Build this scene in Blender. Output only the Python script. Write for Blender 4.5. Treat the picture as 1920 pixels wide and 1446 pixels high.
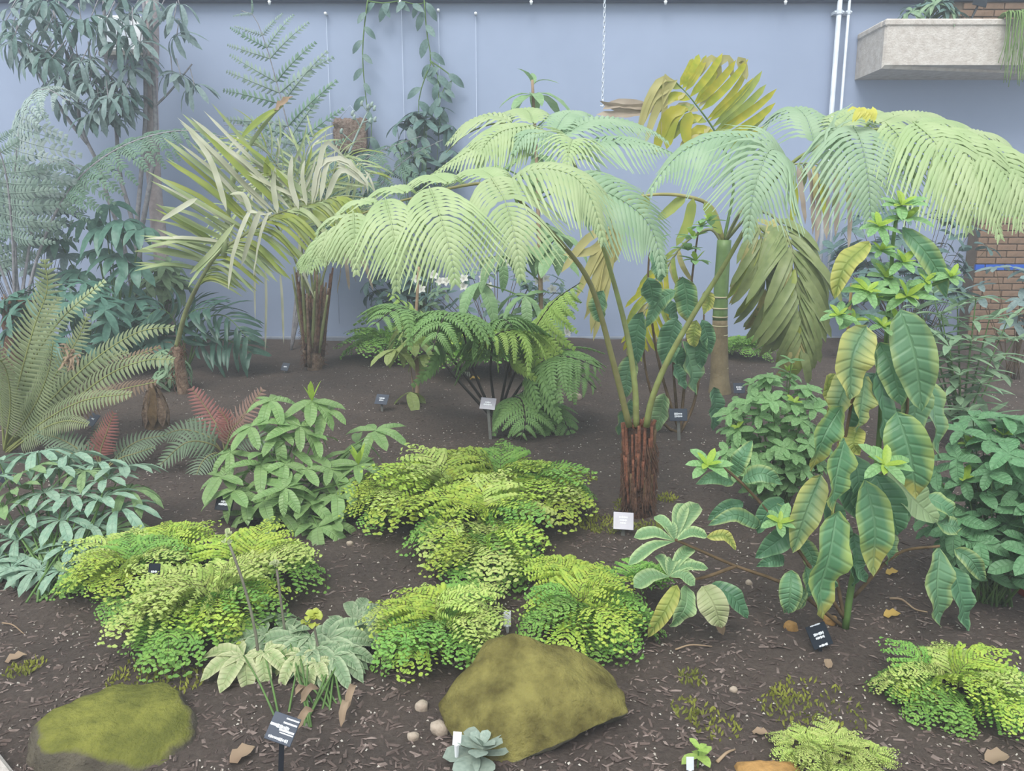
import bpy, math, random
from mathutils import Vector, Matrix, noise

for o in list(bpy.data.objects):
    bpy.data.objects.remove(o, do_unlink=True)
scene = bpy.context.scene
COL = scene.collection
RND = random.Random(11)
PI = math.pi

# ------------------------------------------------------------------ camera
FPX = 1480.0
PITCH = math.radians(11.5)
CAMH = 1.55
cam_d = bpy.data.cameras.new('camera')
cam_d.sensor_width = 36.0
cam_d.sensor_fit = 'HORIZONTAL'
cam_d.lens = 36.0 * FPX / 1920.0
cam = bpy.data.objects.new('camera', cam_d)
cam.location = (0, 0, CAMH)
cam.rotation_euler = (PI / 2 - PITCH, 0, 0)
COL.objects.link(cam)
scene.camera = cam

# ------------------------------------------------------------------ world, light, exposure
world = bpy.data.worlds.new('overcast_sky')
scene.world = world
world.use_nodes = True
wn = world.node_tree.nodes
wn['Background'].inputs[0].default_value = (0.86, 0.95, 1.0, 1)
wn['Background'].inputs[1].default_value = 1.0
sun_d = bpy.data.lights.new('soft_daylight', 'SUN')
sun_d.energy = 2.3
sun_d.angle = math.radians(35)
sun_d.color = (1.0, 0.98, 0.93)
sun = bpy.data.objects.new('soft_daylight', sun_d)
sun.rotation_euler = (math.radians(38), 0, math.radians(-18))
COL.objects.link(sun)
vs = scene.view_settings
vs.view_transform = 'Standard'
vs.look = 'None'
vs.gamma = 1.0
vs.use_curve_mapping = False
vs.exposure = 0.34
cy = scene.cycles
cy.max_bounces = 3; cy.diffuse_bounces = 2; cy.glossy_bounces = 1; cy.transmission_bounces = 2; cy.volume_bounces = 0; cy.transparent_max_bounces = 4
cy.caustics_reflective = False; cy.caustics_refractive = False

# ------------------------------------------------------------------ place helpers
CP, SP = math.cos(PITCH), math.sin(PITCH)
def V(*a): return Vector(a)
def ray(px, py):
    xc = (px - 960.0) / FPX; yc = (723.0 - py) / FPX
    return Vector((xc, CP + yc * SP, -SP + yc * CP))
def P(px, py, d):
    r = ray(px, py); s = d / r.y
    return Vector((r.x * s, d, CAMH + r.z * s))
def PL(lst, d=None):
    return [P(q[0], q[1], q[2] if len(q) > 2 else d) for q in lst]
def gz(x, y):
    b = 0.27 * max(0.0, min(1.0, (y - 2.0) / 7.0))
    if y > 1.6:
        b += 0.035 * noise.noise(Vector((x * 0.9, y * 0.9, 3.1))) + 0.012 * noise.noise(Vector((x * 3.1, y * 3.1, 7.7)))
    return b
def G(px, py, dz=0.0):
    r = ray(px, py); d = 3.0
    for _ in range(25):
        x = r.x * d / r.y
        d = (CAMH - gz(x, d)) / (-r.z / r.y)
        d = max(0.5, min(8.95, d))
    x = r.x * d / r.y
    return Vector((x, d, gz(x, d) + dz))
def m(px, d): return px * d / FPX          # pixels to metres at a distance

# ------------------------------------------------------------------ mesh helpers
def catmull(pts, n):
    pts = [Vector(p) for p in pts]
    if len(pts) == 2:
        return [pts[0].lerp(pts[1], i / n) for i in range(n + 1)]
    acc = [0.0]
    for a, b in zip(pts, pts[1:]): acc.append(acc[-1] + (b - a).length)
    tot = acc[-1] or 1e-6
    ext = [pts[0] * 2 - pts[1]] + pts + [pts[-1] * 2 - pts[-2]]
    out = []; k = 0
    for i in range(n + 1):
        s = tot * i / n
        while k < len(pts) - 2 and s > acc[k + 1]: k += 1
        u = (s - acc[k]) / max(1e-9, acc[k + 1] - acc[k]); u = max(0.0, min(1.0, u))
        p0, p1, p2, p3 = ext[k], ext[k + 1], ext[k + 2], ext[k + 3]
        out.append(0.5 * ((2 * p1) + (p2 - p0) * u + (2 * p0 - 5 * p1 + 4 * p2 - p3) * u * u + (3 * p1 - p0 - 3 * p2 + p3) * u * u * u))
    return out
def tangents(c):
    t = []
    for i in range(len(c)):
        a = c[max(0, i - 1)]; b = c[min(len(c) - 1, i + 1)]
        v = b - a
        t.append(v.normalized() if v.length > 1e-9 else Vector((0, 0, 1)))
    return t

class MB:
    def __init__(self): self.v = []; self.f = []; self.uv = []; self.mi = []
    def add(self, vs, fs, uvs=None, mi=0):
        o = len(self.v)
        self.v.extend(vs); self.f.extend([tuple(i + o for i in f) for f in fs])
        self.uv.extend(uvs if uvs else [(0.5, 0.5)] * len(vs))
        self.mi.extend([mi] * len(fs))
    def mesh(self, name, mat, org=None, smooth=True):
        me = bpy.data.meshes.new(name)
        vv = [(p[0] - org[0], p[1] - org[1], p[2] - org[2]) for p in self.v] if org is not None else [tuple(p) for p in self.v]
        me.from_pydata(vv, [], self.f)
        uvl = me.uv_layers.new(name='UVMap')
        flat = []
        for f in self.f:
            for i in f: flat.extend(self.uv[i])
        uvl.data.foreach_set('uv', flat)
        for mt in (mat if isinstance(mat, (list, tuple)) else [mat]): me.materials.append(mt)
        if any(self.mi): me.polygons.foreach_set('material_index', self.mi)
        if smooth: me.polygons.foreach_set('use_smooth', [True] * len(self.f))
        me.update()
        return me
    def build(self, name, mat, parent=None, org=None, smooth=True):
        return link(name, self.mesh(name, mat, org, smooth), parent)

def link(name, me, parent=None, M=None):
    o = bpy.data.objects.new(name, me); COL.objects.link(o)
    if parent is not None: o.parent = parent
    if M is not None: o.matrix_basis = M
    return o
def tag(o, label=None, cat=None, group=None, kind=None):
    if label: o['label'] = label
    if cat: o['category'] = cat
    if group: o['group'] = group
    if kind: o['kind'] = kind
    return o
def thing(name, label, cat, loc, group=None):
    o = bpy.data.objects.new(name, None); COL.objects.link(o)
    o.location = loc; o.empty_display_size = 0.05
    return tag(o, label, cat, group)

def tube(mb, pts, r0, r1=None, sides=6, n=None, mi=0, cap=True, rfun=None):
    if r1 is None: r1 = r0
    c = catmull(pts, n) if n else [Vector(p) for p in pts]
    T = tangents(c); N = len(c) - 1
    ref = Vector((0, 0, 1)) if abs(T[0].z) < 0.9 else Vector((1, 0, 0))
    vs = []; uv = []; fs = []
    for i, p in enumerate(c):
        t = T[i]; x = (ref - t * ref.dot(t))
        if x.length < 1e-6: x = t.orthogonal()
        x.normalize(); y = t.cross(x); ref = x
        r = r0 + (r1 - r0) * i / max(1, N)
        if rfun: r *= rfun(i / max(1, N))
        for k in range(sides):
            a = 2 * PI * k / sides
            vs.append(p + (x * math.cos(a) + y * math.sin(a)) * r); uv.append((k / sides, i / max(1, N)))
    for i in range(N):
        for k in range(sides):
            a = i * sides + k; b = i * sides + (k + 1) % sides
            fs.append((a, b, b + sides, a + sides))
    if cap:
        fs.append(tuple(range(sides))[::-1]); fs.append(tuple(N * sides + k for k in range(sides)))
    mb.add(vs, fs, uv, mi)
def box(mb, c, s, rot=None, mi=0):
    hx, hy, hz = s[0] / 2, s[1] / 2, s[2] / 2
    vs = [Vector((x, y, z)) for z in (-hz, hz) for y in (-hy, hy) for x in (-hx, hx)]
    if rot is not None: vs = [rot @ v for v in vs]
    c = Vector(c); vs = [v + c for v in vs]
    mb.add(vs, [(0, 2, 3, 1), (4, 5, 7, 6), (0, 1, 5, 4), (2, 6, 7, 3), (0, 4, 6, 2), (1, 3, 7, 5)], None, mi)
def bevbox(mb, c, s, b, mi=0, rot=None):
    """box with chamfered edges"""
    hx, hy, hz = s[0] / 2, s[1] / 2, s[2] / 2
    c = Vector(c); vs = []
    idx = {}
    for sx in (-1, 1):
        for sy in (-1, 1):
            for sz in (-1, 1):
                for ax in range(3):
                    p = [sx * (hx - b), sy * (hy - b), sz * (hz - b)]
                    p[ax] += (sx, sy, sz)[ax] * b
                    idx[(sx, sy, sz, ax)] = len(vs)
                    q = Vector(p)
                    if rot is not None: q = rot @ q
                    vs.append(c + q)
    fs = []
    S = ((-1, -1), (1, -1), (1, 1), (-1, 1))
    for ax in range(3):
        for s0 in (-1, 1):
            f = []
            for (a, d) in S:
                k = [0, 0, 0]; k[ax] = s0; k[(ax + 1) % 3] = a; k[(ax + 2) % 3] = d
                f.append(idx[(k[0], k[1], k[2], ax)])
            fs.append(tuple(f) if s0 > 0 else tuple(f[::-1]))
    for ax in range(3):
        a1, a2 = (ax + 1) % 3, (ax + 2) % 3
        for s1 in (-1, 1):
            for s2 in (-1, 1):
                k0 = [0, 0, 0]; k0[ax] = -1; k0[a1] = s1; k0[a2] = s2
                k1 = list(k0); k1[ax] = 1
                f = (idx[(*k0, a1)], idx[(*k1, a1)], idx[(*k1, a2)], idx[(*k0, a2)])
                fs.append(f if s1 * s2 < 0 else f[::-1])
    for sx in (-1, 1):
        for sy in (-1, 1):
            for sz in (-1, 1):
                f = tuple(idx[(sx, sy, sz, a)] for a in range(3))
                fs.append(f if sx * sy * sz > 0 else f[::-1])
    mb.add(vs, fs, None, mi)

def prof(a=0.6, b=0.7, base=0.03):
    tm = a / (a + b); mx = tm ** a * (1 - tm) ** b
    return lambda t: base * (1 - t) + (max(t, 1e-6) ** a) * (max(1 - t, 0.0) ** b) / mx
LANCE = prof(0.75, 0.85); OVAL = prof(0.55, 0.6); OBOV = prof(1.1, 0.55); STRAP = prof(0.22, 0.35)
VIEWN = Vector((0, -0.75, 0.66))

def blade(mb, pts, hw, N=VIEWN, n=7, fold=0.15, pf=LANCE, wavy=0.0, cols=5, mi=0, seed=0.0, wfreq=7.0, twist=0.0):
    c = catmull(pts, n); T = tangents(c); vs = []; uv = []; fs = []
    us = [2 * k / (cols - 1) - 1 for k in range(cols)]
    for i, p in enumerate(c):
        t = T[i]; tt = i / n
        s = t.cross(N)
        if s.length < 1e-5: s = t.orthogonal()
        s.normalize(); nn = s.cross(t).normalized()
        if twist:
            q = Matrix.Rotation(twist * tt, 3, t); s = q @ s; nn = q @ nn
        w = hw * pf(tt)
        for u in us:
            h = fold * abs(u) * w
            if wavy: h += wavy * hw * abs(u) ** 1.5 * math.sin(wfreq * tt * PI + seed + (1.3 if u > 0 else 0))
            vs.append(p + s * (u * w) + nn * h); uv.append(((u + 1) / 2, tt))
    for i in range(n):
        for k in range(cols - 1):
            a = i * cols + k
            fs.append((a, a + 1, a + cols + 1, a + cols))
    mb.add(vs, fs, uv, mi)

def frame(pos, d, up, sc=1.0, sx=None):
    y = Vector(d).normalized(); x = y.cross(Vector(up))
    if x.length < 1e-5: x = y.orthogonal()
    x.normalize(); z = x.cross(y)
    sx = sc if sx is None else sx
    return Matrix(((x.x * sx, y.x * sc, z.x * sc, pos[0]), (x.y * sx, y.y * sc, z.y * sc, pos[1]), (x.z * sx, y.z * sc, z.z * sc, pos[2]), (0, 0, 0, 1)))

def unit_leaf(name, mat, w=0.16, droop=0.2, fold=0.2, pf=LANCE, n=6, cols=3, wavy=0.0, seed=0.0, rise=0.0):
    mb = MB()
    pts = []
    for i in range(6):
        t = i / 5
        pts.append(Vector((0.02 * math.sin(seed + 3 * t), t * (1 - 0.25 * droop * t), rise * math.sin(PI * t) - droop * t * t)))
    blade(mb, pts, w, Vector((0, 0, 1)), n, fold, pf, wavy, cols, seed=seed)
    return mb.mesh(name, mat)
# ------------------------------------------------------------------ materials
def lin(h):
    h = h.lstrip('#'); out = []
    for i in (0, 2, 4):
        c = int(h[i:i + 2], 16) / 255.0
        out.append(c / 12.92 if c <= 0.04045 else ((c + 0.055) / 1.055) ** 2.4)
    return (*out, 1.0)
def newmat(name):
    mt = bpy.data.materials.new(name); mt.use_nodes = True
    nt = mt.node_tree
    return mt, nt, nt.nodes['Principled BSDF'], nt.nodes['Material Output']
def nd(nt, typ, **kw):
    n = nt.nodes.new(typ)
    for k, v in kw.items(): setattr(n, k, v)
    return n
def mixcol(nt, a, b, fac, mode='MIX'):
    n = nd(nt, 'ShaderNodeMix', data_type='RGBA', blend_type=mode)
    for s, v in ((n.inputs[6], a), (n.inputs[7], b), (n.inputs[0], fac)):
        if hasattr(v, 'links') or hasattr(v, 'is_output'): nt.links.new(v, s)
        else: s.default_value = v
    return n.outputs[2]
def math1(nt, op, a, b=None, c=None, clamp=False):
    n = nd(nt, 'ShaderNodeMath', operation=op); n.use_clamp = clamp
    for s, v in zip(n.inputs, (a, b, c)):
        if v is None: continue
        if hasattr(v, 'is_output'): nt.links.new(v, s)
        else: s.default_value = v
    return n.outputs[0]
def noise_fac(nt, scale, detail=3.0, lo=0.35, hi=0.65, coord='Object', rough=0.6):
    tc = nd(nt, 'ShaderNodeTexCoord'); nz = nd(nt, 'ShaderNodeTexNoise')
    nz.inputs['Scale'].default_value = scale; nz.inputs['Detail'].default_value = detail; nz.inputs['Roughness'].default_value = rough
    nt.links.new(tc.outputs[coord], nz.inputs['Vector'])
    mr = nd(nt, 'ShaderNodeMapRange'); mr.inputs[1].default_value = lo; mr.inputs[2].default_value = hi
    nt.links.new(nz.outputs[0], mr.inputs[0])
    return mr.outputs[0], nz.outputs[0]
def plain(name, col, col2=None, scale=20, rough=0.7, bump=0.0, bscale=60, metallic=0.0, spec=0.4):
    mt, nt, b, out = newmat(name)
    if col2:
        f, _ = noise_fac(nt, scale)
        nt.links.new(mixcol(nt, lin(col), lin(col2), f), b.inputs['Base Color'])
    else: b.inputs['Base Color'].default_value = lin(col)
    b.inputs['Roughness'].default_value = rough; b.inputs['Metallic'].default_value = metallic
    b.inputs['Specular IOR Level'].default_value = spec
    if bump:
        _, raw = noise_fac(nt, bscale, 4)
        bp = nd(nt, 'ShaderNodeBump'); bp.inputs['Strength'].default_value = bump; bp.inputs['Distance'].default_value = 0.02
        nt.links.new(raw, bp.inputs['Height']); nt.links.new(bp.outputs[0], b.inputs['Normal'])
    return mt
def leafmat(name, c1, c2, edge=None, vein=None, tip=None, trans=0.35, rough=0.42, var=0.25, estart=0.35, vfreq=9.0, tstart=0.7, nscale=6.0, spec=0.4):
    """leaf: blotchy two-tone green, optional pale margin, veins and discoloured tip, light passing through"""
    mt, nt, b, out = newmat(name)
    f, raw = noise_fac(nt, nscale, 1.0)
    oi = nd(nt, 'ShaderNodeObjectInfo')
    f2 = math1(nt, 'MULTIPLY_ADD', oi.outputs['Random'], 0.6, -0.3)
    f3 = math1(nt, 'ADD', f, f2, clamp=True)
    col = mixcol(nt, lin(c1), lin(c2), f3)
    uvn = nd(nt, 'ShaderNodeTexCoord'); sep = nd(nt, 'ShaderNodeSeparateXYZ')
    nt.links.new(uvn.outputs['UV'], sep.inputs[0])
    au = math1(nt, 'ABSOLUTE', math1(nt, 'MULTIPLY_ADD', sep.outputs[0], 2.0, -1.0))
    nw = math1(nt, 'MULTIPLY_ADD', raw, 0.8, -0.4)
    if edge:
        mr = nd(nt, 'ShaderNodeMapRange'); mr.inputs[1].default_value = estart; mr.inputs[2].default_value = 1.0
        nt.links.new(math1(nt, 'ADD', au, nw), mr.inputs[0])
        col = mixcol(nt, col, lin(edge), mr.outputs[0])
    if tip:
        mr = nd(nt, 'ShaderNodeMapRange'); mr.inputs[1].default_value = tstart; mr.inputs[2].default_value = min(1.0, tstart + 0.2)
        nt.links.new(math1(nt, 'ADD', sep.outputs[1], nw), mr.inputs[0])
        col = mixcol(nt, col, lin(tip), mr.outputs[0])
    hgt = None
    if vein:
        ph = math1(nt, 'SUBTRACT', math1(nt, 'MULTIPLY', sep.outputs[1], vfreq * 6.283), math1(nt, 'MULTIPLY', au, 4.0))
        sn = math1(nt, 'SINE', ph)
        pk = math1(nt, 'POWER', math1(nt, 'MULTIPLY_ADD', sn, 0.5, 0.5), 5.0)
        mid = math1(nt, 'SUBTRACT', 1.0, math1(nt, 'MULTIPLY', au, 9.0), clamp=True)
        vf = math1(nt, 'MAXIMUM', math1(nt, 'MULTIPLY', pk, 0.55), mid)
        col = mixcol(nt, col, lin(vein), math1(nt, 'MULTIPLY', vf, 0.38))
        hgt = vf
    hs = nd(nt, 'ShaderNodeHueSaturation')
    nt.links.new(math1(nt, 'MULTIPLY_ADD', oi.outputs['Random'], var, 1.0 - var / 2), hs.inputs['Value'])
    nt.links.new(col, hs.inputs['Color']); col = hs.outputs[0]
    nt.links.new(col, b.inputs['Base Color'])
    b.inputs['Roughness'].default_value = rough; b.inputs['Specular IOR Level'].default_value = spec
    if hgt is not None:
        bp = nd(nt, 'ShaderNodeBump'); bp.inputs['Strength'].default_value = 0.5; bp.inputs['Distance'].default_value = 0.01
        bp.invert = True
        nt.links.new(hgt, bp.inputs['Height']); nt.links.new(bp.outputs[0], b.inputs['Normal'])
    tr = nd(nt, 'ShaderNodeBsdfTranslucent'); nt.links.new(col, tr.inputs[0])
    mx = nd(nt, 'ShaderNodeMixShader'); mx.inputs[0].default_value = trans
    nt.links.new(b.outputs[0], mx.inputs[1]); nt.links.new(tr.outputs[0], mx.inputs[2]); nt.links.new(mx.outputs[0], out.inputs[0])
    return mt

M = {}
M['wall'] = plain('blue_grey_paint', '#98A5C0', '#929FBA', 1.2, 0.55, 0.02, 30)
M['beam'] = plain('dark_steel_beam', '#46506B', '#3E4862', 3, 0.5)
M['ledge'] = plain('grey_ledge', '#8F96A4', '#7F8694', 8, 0.8)
M['white'] = plain('white_enamel', '#E8EAEE', None, rough=0.35)
M['conduit'] = plain('galvanised_conduit', '#DCE2EC', '#C8D0DC', 12, 0.35)
M['chain'] = plain('zinc_chain', '#D5DCE8', None, rough=0.3)
M['wire'] = plain('steel_wire', '#B9C4DA', None, rough=0.35)
M['concrete'] = plain('pitted_concrete', '#CFC8C2', '#BBB2AB', 14, 0.9, 0.5, 55)
M['brick'] = plain('brown_brick', '#8A6F5C', '#76604F', 9, 0.85, 0.3, 40)
M['mortar'] = plain('brick_mortar', '#6E6055', '#786A5E', 14, 0.95)
M['bluetape'] = plain('blue_painted_band', '#1F55B8', None, rough=0.5)
M['kerb'] = plain('tan_kerb', '#A38C76', '#8C7863', 10, 0.9, 0.3, 30)
M['paving'] = plain('path_paving', '#8F8A85', '#7C7772', 5, 0.9, 0.2, 30)
M['black'] = plain('black_label_plastic', '#1C242F', None, rough=0.6, spec=0.2)
M['blacktext'] = plain('label_lettering', '#E6E9F0', None, rough=0.5)
M['greylabel'] = plain('glossy_grey_label', '#9E9CAA', '#8C8A98', 12, 0.2, spec=0.7)
M['slate'] = plain('slate_label', '#454C5B', '#3C4351', 12, 0.5, spec=0.3)
M['post'] = plain('dull_metal_stake', '#7C7C78', '#6B6B68', 20, 0.5)
M['blackpost'] = plain('black_stake', '#232730', None, rough=0.4)
M['red'] = plain('red_plastic', '#B03A1E', None, rough=0.5)
M['coir'] = plain('brown_coir', '#A8958A', '#7E6A60', 40, 0.95, 0.9, 90)
M['bark'] = plain('grey_bark', '#9C9AA0', '#7E7C82', 20, 0.9, 0.4, 50)
M['pinkbark'] = plain('pinkish_bark', '#C2B4B6', '#AB9C9F', 14, 0.9, 0.5, 40)
M['trunkdark'] = plain('tree_fern_trunk', '#553A2C', '#38271E', 25, 0.95, 1.0, 80)
M['fibre'] = plain('red_brown_fibre', '#95604A', '#6A4333', 30, 0.9, 0.6, 90)
M['fibredark'] = plain('brown_fibre', '#7A5A48', '#583F32', 30, 0.95, 0.6, 90)
M['stipe'] = plain('green_stipe', '#8F9A5C', '#7C7F4C', 12, 0.5)
M['stipebr'] = plain('brown_stipe', '#858254', '#747046', 12, 0.5)
M['blackstipe'] = plain('black_stipe', '#2A241C', None, rough=0.5)
M['palmbase'] = plain('palm_leaf_bases', '#97806C', '#6A5444', 25, 0.9, 0.8, 60)
M['petiole'] = plain('pale_petiole', '#8C9464', '#757A52', 10, 0.5)
M['greenshaft'] = plain('green_crownshaft', '#6F8A52', '#5F7A48', 10, 0.45)
M['ringtrunk'] = plain('ringed_palm_trunk', '#8C7E62', '#75684F', 10, 0.8, 0.3, 40)
M['ring'] = plain('pale_trunk_ring', '#B9B190', None, rough=0.8)
M['woodstem'] = plain('brown_woody_stem', '#6E5A42', '#57462F', 20, 0.85, 0.3, 60)
M['greenstem'] = plain('green_stem', '#5F7F42', '#4F6C38', 14, 0.6)
M['palestem'] = plain('pale_tan_stem', '#A58E74', '#8D7660', 14, 0.8, 0.3, 50)
M['purplestem'] = plain('purple_grey_stalk', '#7A7A68', '#6B645C', 14, 0.6)
M['bamboo'] = plain('bamboo_cane', '#BFA071', '#AB8C5E', 14, 0.6)
M['stump'] = plain('brown_stump', '#7D6547', '#54432F', 10, 0.85, 0.6, 30)
M['stone'] = plain('pale_stone', '#B5A697', '#998A7B', 20, 0.9, 0.4, 40)
M['tanstone'] = plain('tan_stone', '#B98E55', '#94703F', 20, 0.85, 0.4, 40)
M['deadleaf'] = leafmat('dry_leaf', '#A8927A', '#8A7460', trans=0.2, rough=0.8)
M['yellowleaf'] = leafmat('yellow_fallen_leaf', '#D2B060', '#BD9A4C', trans=0.2, rough=0.7)
M['petal'] = leafmat('white_petal', '#E9E8E0', '#DAD8D0', trans=0.3, var=0.05)

# foliage
M['fernA'] = leafmat('tree_fern_yellow_green', '#C2D2A2', '#B0C692', trans=0.34, rough=0.5, var=0.12)
M['fernB'] = leafmat('tree_fern_blue_green', '#B0C8A8', '#9DBA98', trans=0.34, rough=0.5, var=0.12)
M['fernyel'] = leafmat('yellowed_fern_tip', '#D9D56A', '#C6C25A', trans=0.4, var=0.1)
M['silver'] = leafmat('silvery_fern', '#9FB3A6', '#869E92', trans=0.3, rough=0.6)
M['silverw'] = leafmat('silver_white_fern', '#BAC8C4', '#A0B4AE', trans=0.3, rough=0.6)
M['lacygreen'] = leafmat('lacy_grey_green', '#7F9C86', '#6A8A76', trans=0.3, rough=0.6)
M['blech'] = leafmat('olive_fern', '#929C74', '#7A8862', trans=0.3, rough=0.5)
M['blechnew'] = leafmat('pale_new_fern', '#B5C49A', '#A3B488', trans=0.35)
M['blechbrown'] = leafmat('browning_fern', '#86765F', '#6E5A4A', trans=0.2, rough=0.7)
M['redfern'] = leafmat('red_new_fern', '#9C655E', '#85534E', trans=0.3, rough=0.5)
M['redbrown'] = leafmat('faded_red_fern', '#94766A', '#80655C', trans=0.3, rough=0.6)
M['hardfern'] = leafmat('grey_green_hard_fern', '#71836A', '#5F7459', trans=0.25, rough=0.5)
M['blackfern'] = leafmat('mid_green_fern', '#86AB66', '#74995A', trans=0.3, rough=0.5)
M['blackfernnew'] = leafmat('light_green_new_fern', '#B5D070', '#9FC062', trans=0.35, rough=0.5)
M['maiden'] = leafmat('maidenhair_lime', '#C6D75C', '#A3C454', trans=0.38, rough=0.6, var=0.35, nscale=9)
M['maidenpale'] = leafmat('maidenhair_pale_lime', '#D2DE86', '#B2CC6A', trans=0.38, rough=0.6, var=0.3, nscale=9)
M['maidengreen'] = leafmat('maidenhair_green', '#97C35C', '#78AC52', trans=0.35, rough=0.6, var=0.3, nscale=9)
M['wirystem'] = plain('dark_wiry_stalk', '#4A3B28', None, rough=0.5)
M['rhodo'] = leafmat('glossy_light_green_leaf', '#93B273', '#7A9E60', vein='#A9C48C', trans=0.3, rough=0.32, nscale=3)
M['rhodonew'] = leafmat('fresh_bright_leaf', '#B2CB58', '#9FBE4E', trans=0.4, rough=0.4)
M['palmate'] = leafmat('blue_green_palmate', '#9FBBA2', '#84A68F', vein='#B0C8B4', trans=0.25, rough=0.5, vfreq=6)
M['palmateyel'] = leafmat('green_palmate', '#94B07A', '#7E9E68', vein='#A9C08E', trans=0.3, rough=0.5, vfreq=6)
M['helle'] = leafmat('mottled_hellebore', '#8CA47E', '#6F8C66', edge='#A8B894', vein='#A9B99A', trans=0.25, rough=0.5, estart=0.5)
M['hellepale'] = leafmat('pale_mottled_hellebore', '#AEB885', '#8FA56C', edge='#C6C89C', vein='#C2C89A', trans=0.25, rough=0.5, estart=0.3)
M['bigA'] = leafmat('big_green_leaf', '#6C9670', '#588460', edge='#9CB072', vein='#86AD7E', trans=0.22, rough=0.42, estart=0.6, nscale=9)
M['bigY'] = leafmat('big_chlorotic_leaf', '#7E9E72', '#6A9068', edge='#C2C274', vein='#4E7E60', trans=0.28, rough=0.45, estart=0.2, nscale=9)
M['bigT'] = leafmat('big_leaf_scorched_tip', '#63926A', '#54825C', edge='#9AAE62', vein='#8CB088', tip='#A9A85C', trans=0.22, rough=0.42, estart=0.55, tstart=0.72, nscale=9)
M['bigP'] = leafmat('big_pale_underside_leaf', '#A3B98A', '#8FA878', vein='#B4C79E', trans=0.3, rough=0.5)
M['bigD'] = leafmat('big_dark_leaf', '#56825F', '#487354', edge='#769C70', vein='#6E9C74', trans=0.2, rough=0.4, estart=0.7, nscale=9)
M['bigYel'] = leafmat('yellowing_big_leaf', '#A9B45C', '#8E9F50', edge='#C9C66E', vein='#6E8A4A', trans=0.3, rough=0.5, estart=0.3)
M['varieg'] = leafmat('felted_pale_margin_leaf', '#7FA273', '#6C9264', edge='#B6CC92', vein='#A3BE90', trans=0.25, rough=0.55, estart=0.55)
M['mint'] = leafmat('soft_green_leaf', '#93BC80', '#7BA76C', vein='#A6C894', trans=0.3, rough=0.5, vfreq=6)
M['mintd'] = leafmat('deep_green_leaf', '#74A274', '#5F8F62', vein='#8AB28A', trans=0.28, rough=0.5, vfreq=6)
M['lancegrey'] = leafmat('narrow_grey_green_leaf', '#94B08C', '#7B9A7A', trans=0.28, rough=0.5)
M['backdark'] = leafmat('haze_paled_blue_green_leaf', '#6E8A86', '#597670', trans=0.25, rough=0.45)  # dark back leaves, colour lightened to imitate haze
M['backgrey'] = leafmat('haze_paled_grey_leaf', '#8FA3A2', '#768D8B', trans=0.28, rough=0.5)  # haze paleness put into the back leaf colour
M['fatsia'] = leafmat('deep_teal_leaf', '#68907F', '#527A6C', trans=0.25, rough=0.4)
M['olivesh'] = leafmat('light_olive_leaf', '#93AD84', '#7E9A70', trans=0.28)
M['scheff'] = leafmat('pale_green_long_leaf', '#97B786', '#82A674', vein='#A9C69A', trans=0.3, rough=0.45)
M['sapl'] = leafmat('yellow_green_leaf', '#A9B874', '#94A662', vein='#B9C68C', trans=0.3)
M['palmleaf'] = leafmat('pale_palm_leaflet', '#B3BE8F', '#96A874', trans=0.3, rough=0.45)
M['palmdry'] = leafmat('bleached_palm_leaflet', '#D2D2BC', '#B9BBA0', trans=0.3, rough=0.6)
M['palmgreen'] = leafmat('yellow_green_palm_leaflet', '#A3AE4E', '#8A9C48', trans=0.35, rough=0.45)
M['palmY'] = leafmat('yellow_palm_leaflet', '#C9C23A', '#A4AE30', trans=0.45, rough=0.4)
M['palmstraw'] = leafmat('straw_palm_leaflet', '#C4BC7E', '#A9A468', trans=0.35, rough=0.55)
M['palmolive'] = leafmat('olive_palm_leaflet', '#94A06A', '#7A8A56', trans=0.3, rough=0.4)
M['palmbrown'] = leafmat('papery_dead_leaflet', '#B5A796', '#97887A', trans=0.25, rough=0.8)
M['darkpalm'] = leafmat('dark_palm_leaflet', '#4B6F60', '#3C5C50', trans=0.2, rough=0.35)
M['succ'] = leafmat('grey_succulent_leaf', '#9AA79A', '#86958A', trans=0.1, rough=0.5)
M['trail'] = leafmat('hanging_green_strands', '#8FAE68', '#7A9A58', trans=0.25)
M['flowery'] = leafmat('yellow_green_bract', '#C3C85A', '#AEB84E', trans=0.35)

def mossmat(name, a, b, stone, stone2, cover):
    mt, nt, bs, out = newmat(name)
    f, raw = noise_fac(nt, 9, 5); moss = mixcol(nt, lin(a), lin(b), f)
    f2, _ = noise_fac(nt, 6, 3); st = mixcol(nt, lin(stone), lin(stone2), f2)
    geo = nd(nt, 'ShaderNodeNewGeometry'); sp = nd(nt, 'ShaderNodeSeparateXYZ'); nt.links.new(geo.outputs['Normal'], sp.inputs[0])
    k = math1(nt, 'ADD', sp.outputs[2], math1(nt, 'MULTIPLY_ADD', raw, 1.0, -0.5))
    mr = nd(nt, 'ShaderNodeMapRange'); mr.inputs[1].default_value = cover; mr.inputs[2].default_value = cover + 0.25
    nt.links.new(k, mr.inputs[0])
    nt.links.new(mixcol(nt, st, moss, mr.outputs[0]), bs.inputs['Base Color'])
    bs.inputs['Roughness'].default_value = 0.95; bs.inputs['Specular IOR Level'].default_value = 0.1
    _, r2 = noise_fac(nt, 60, 6)
    bp = nd(nt, 'ShaderNodeBump'); bp.inputs['Strength'].default_value = 0.9; bp.inputs['Distance'].default_value = 0.02
    nt.links.new(r2, bp.inputs['Height']); nt.links.new(bp.outputs[0], bs.inputs['Normal'])
    return mt
M['moss'] = mossmat('olive_moss_on_stone', '#928A50', '#5A532E', '#77725F', '#5E5B50', -0.1)
M['moss2'] = mossmat('yellow_moss_on_stone', '#8F8F46', '#686B34', '#6E675A', '#544E46', 0.6)
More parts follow.
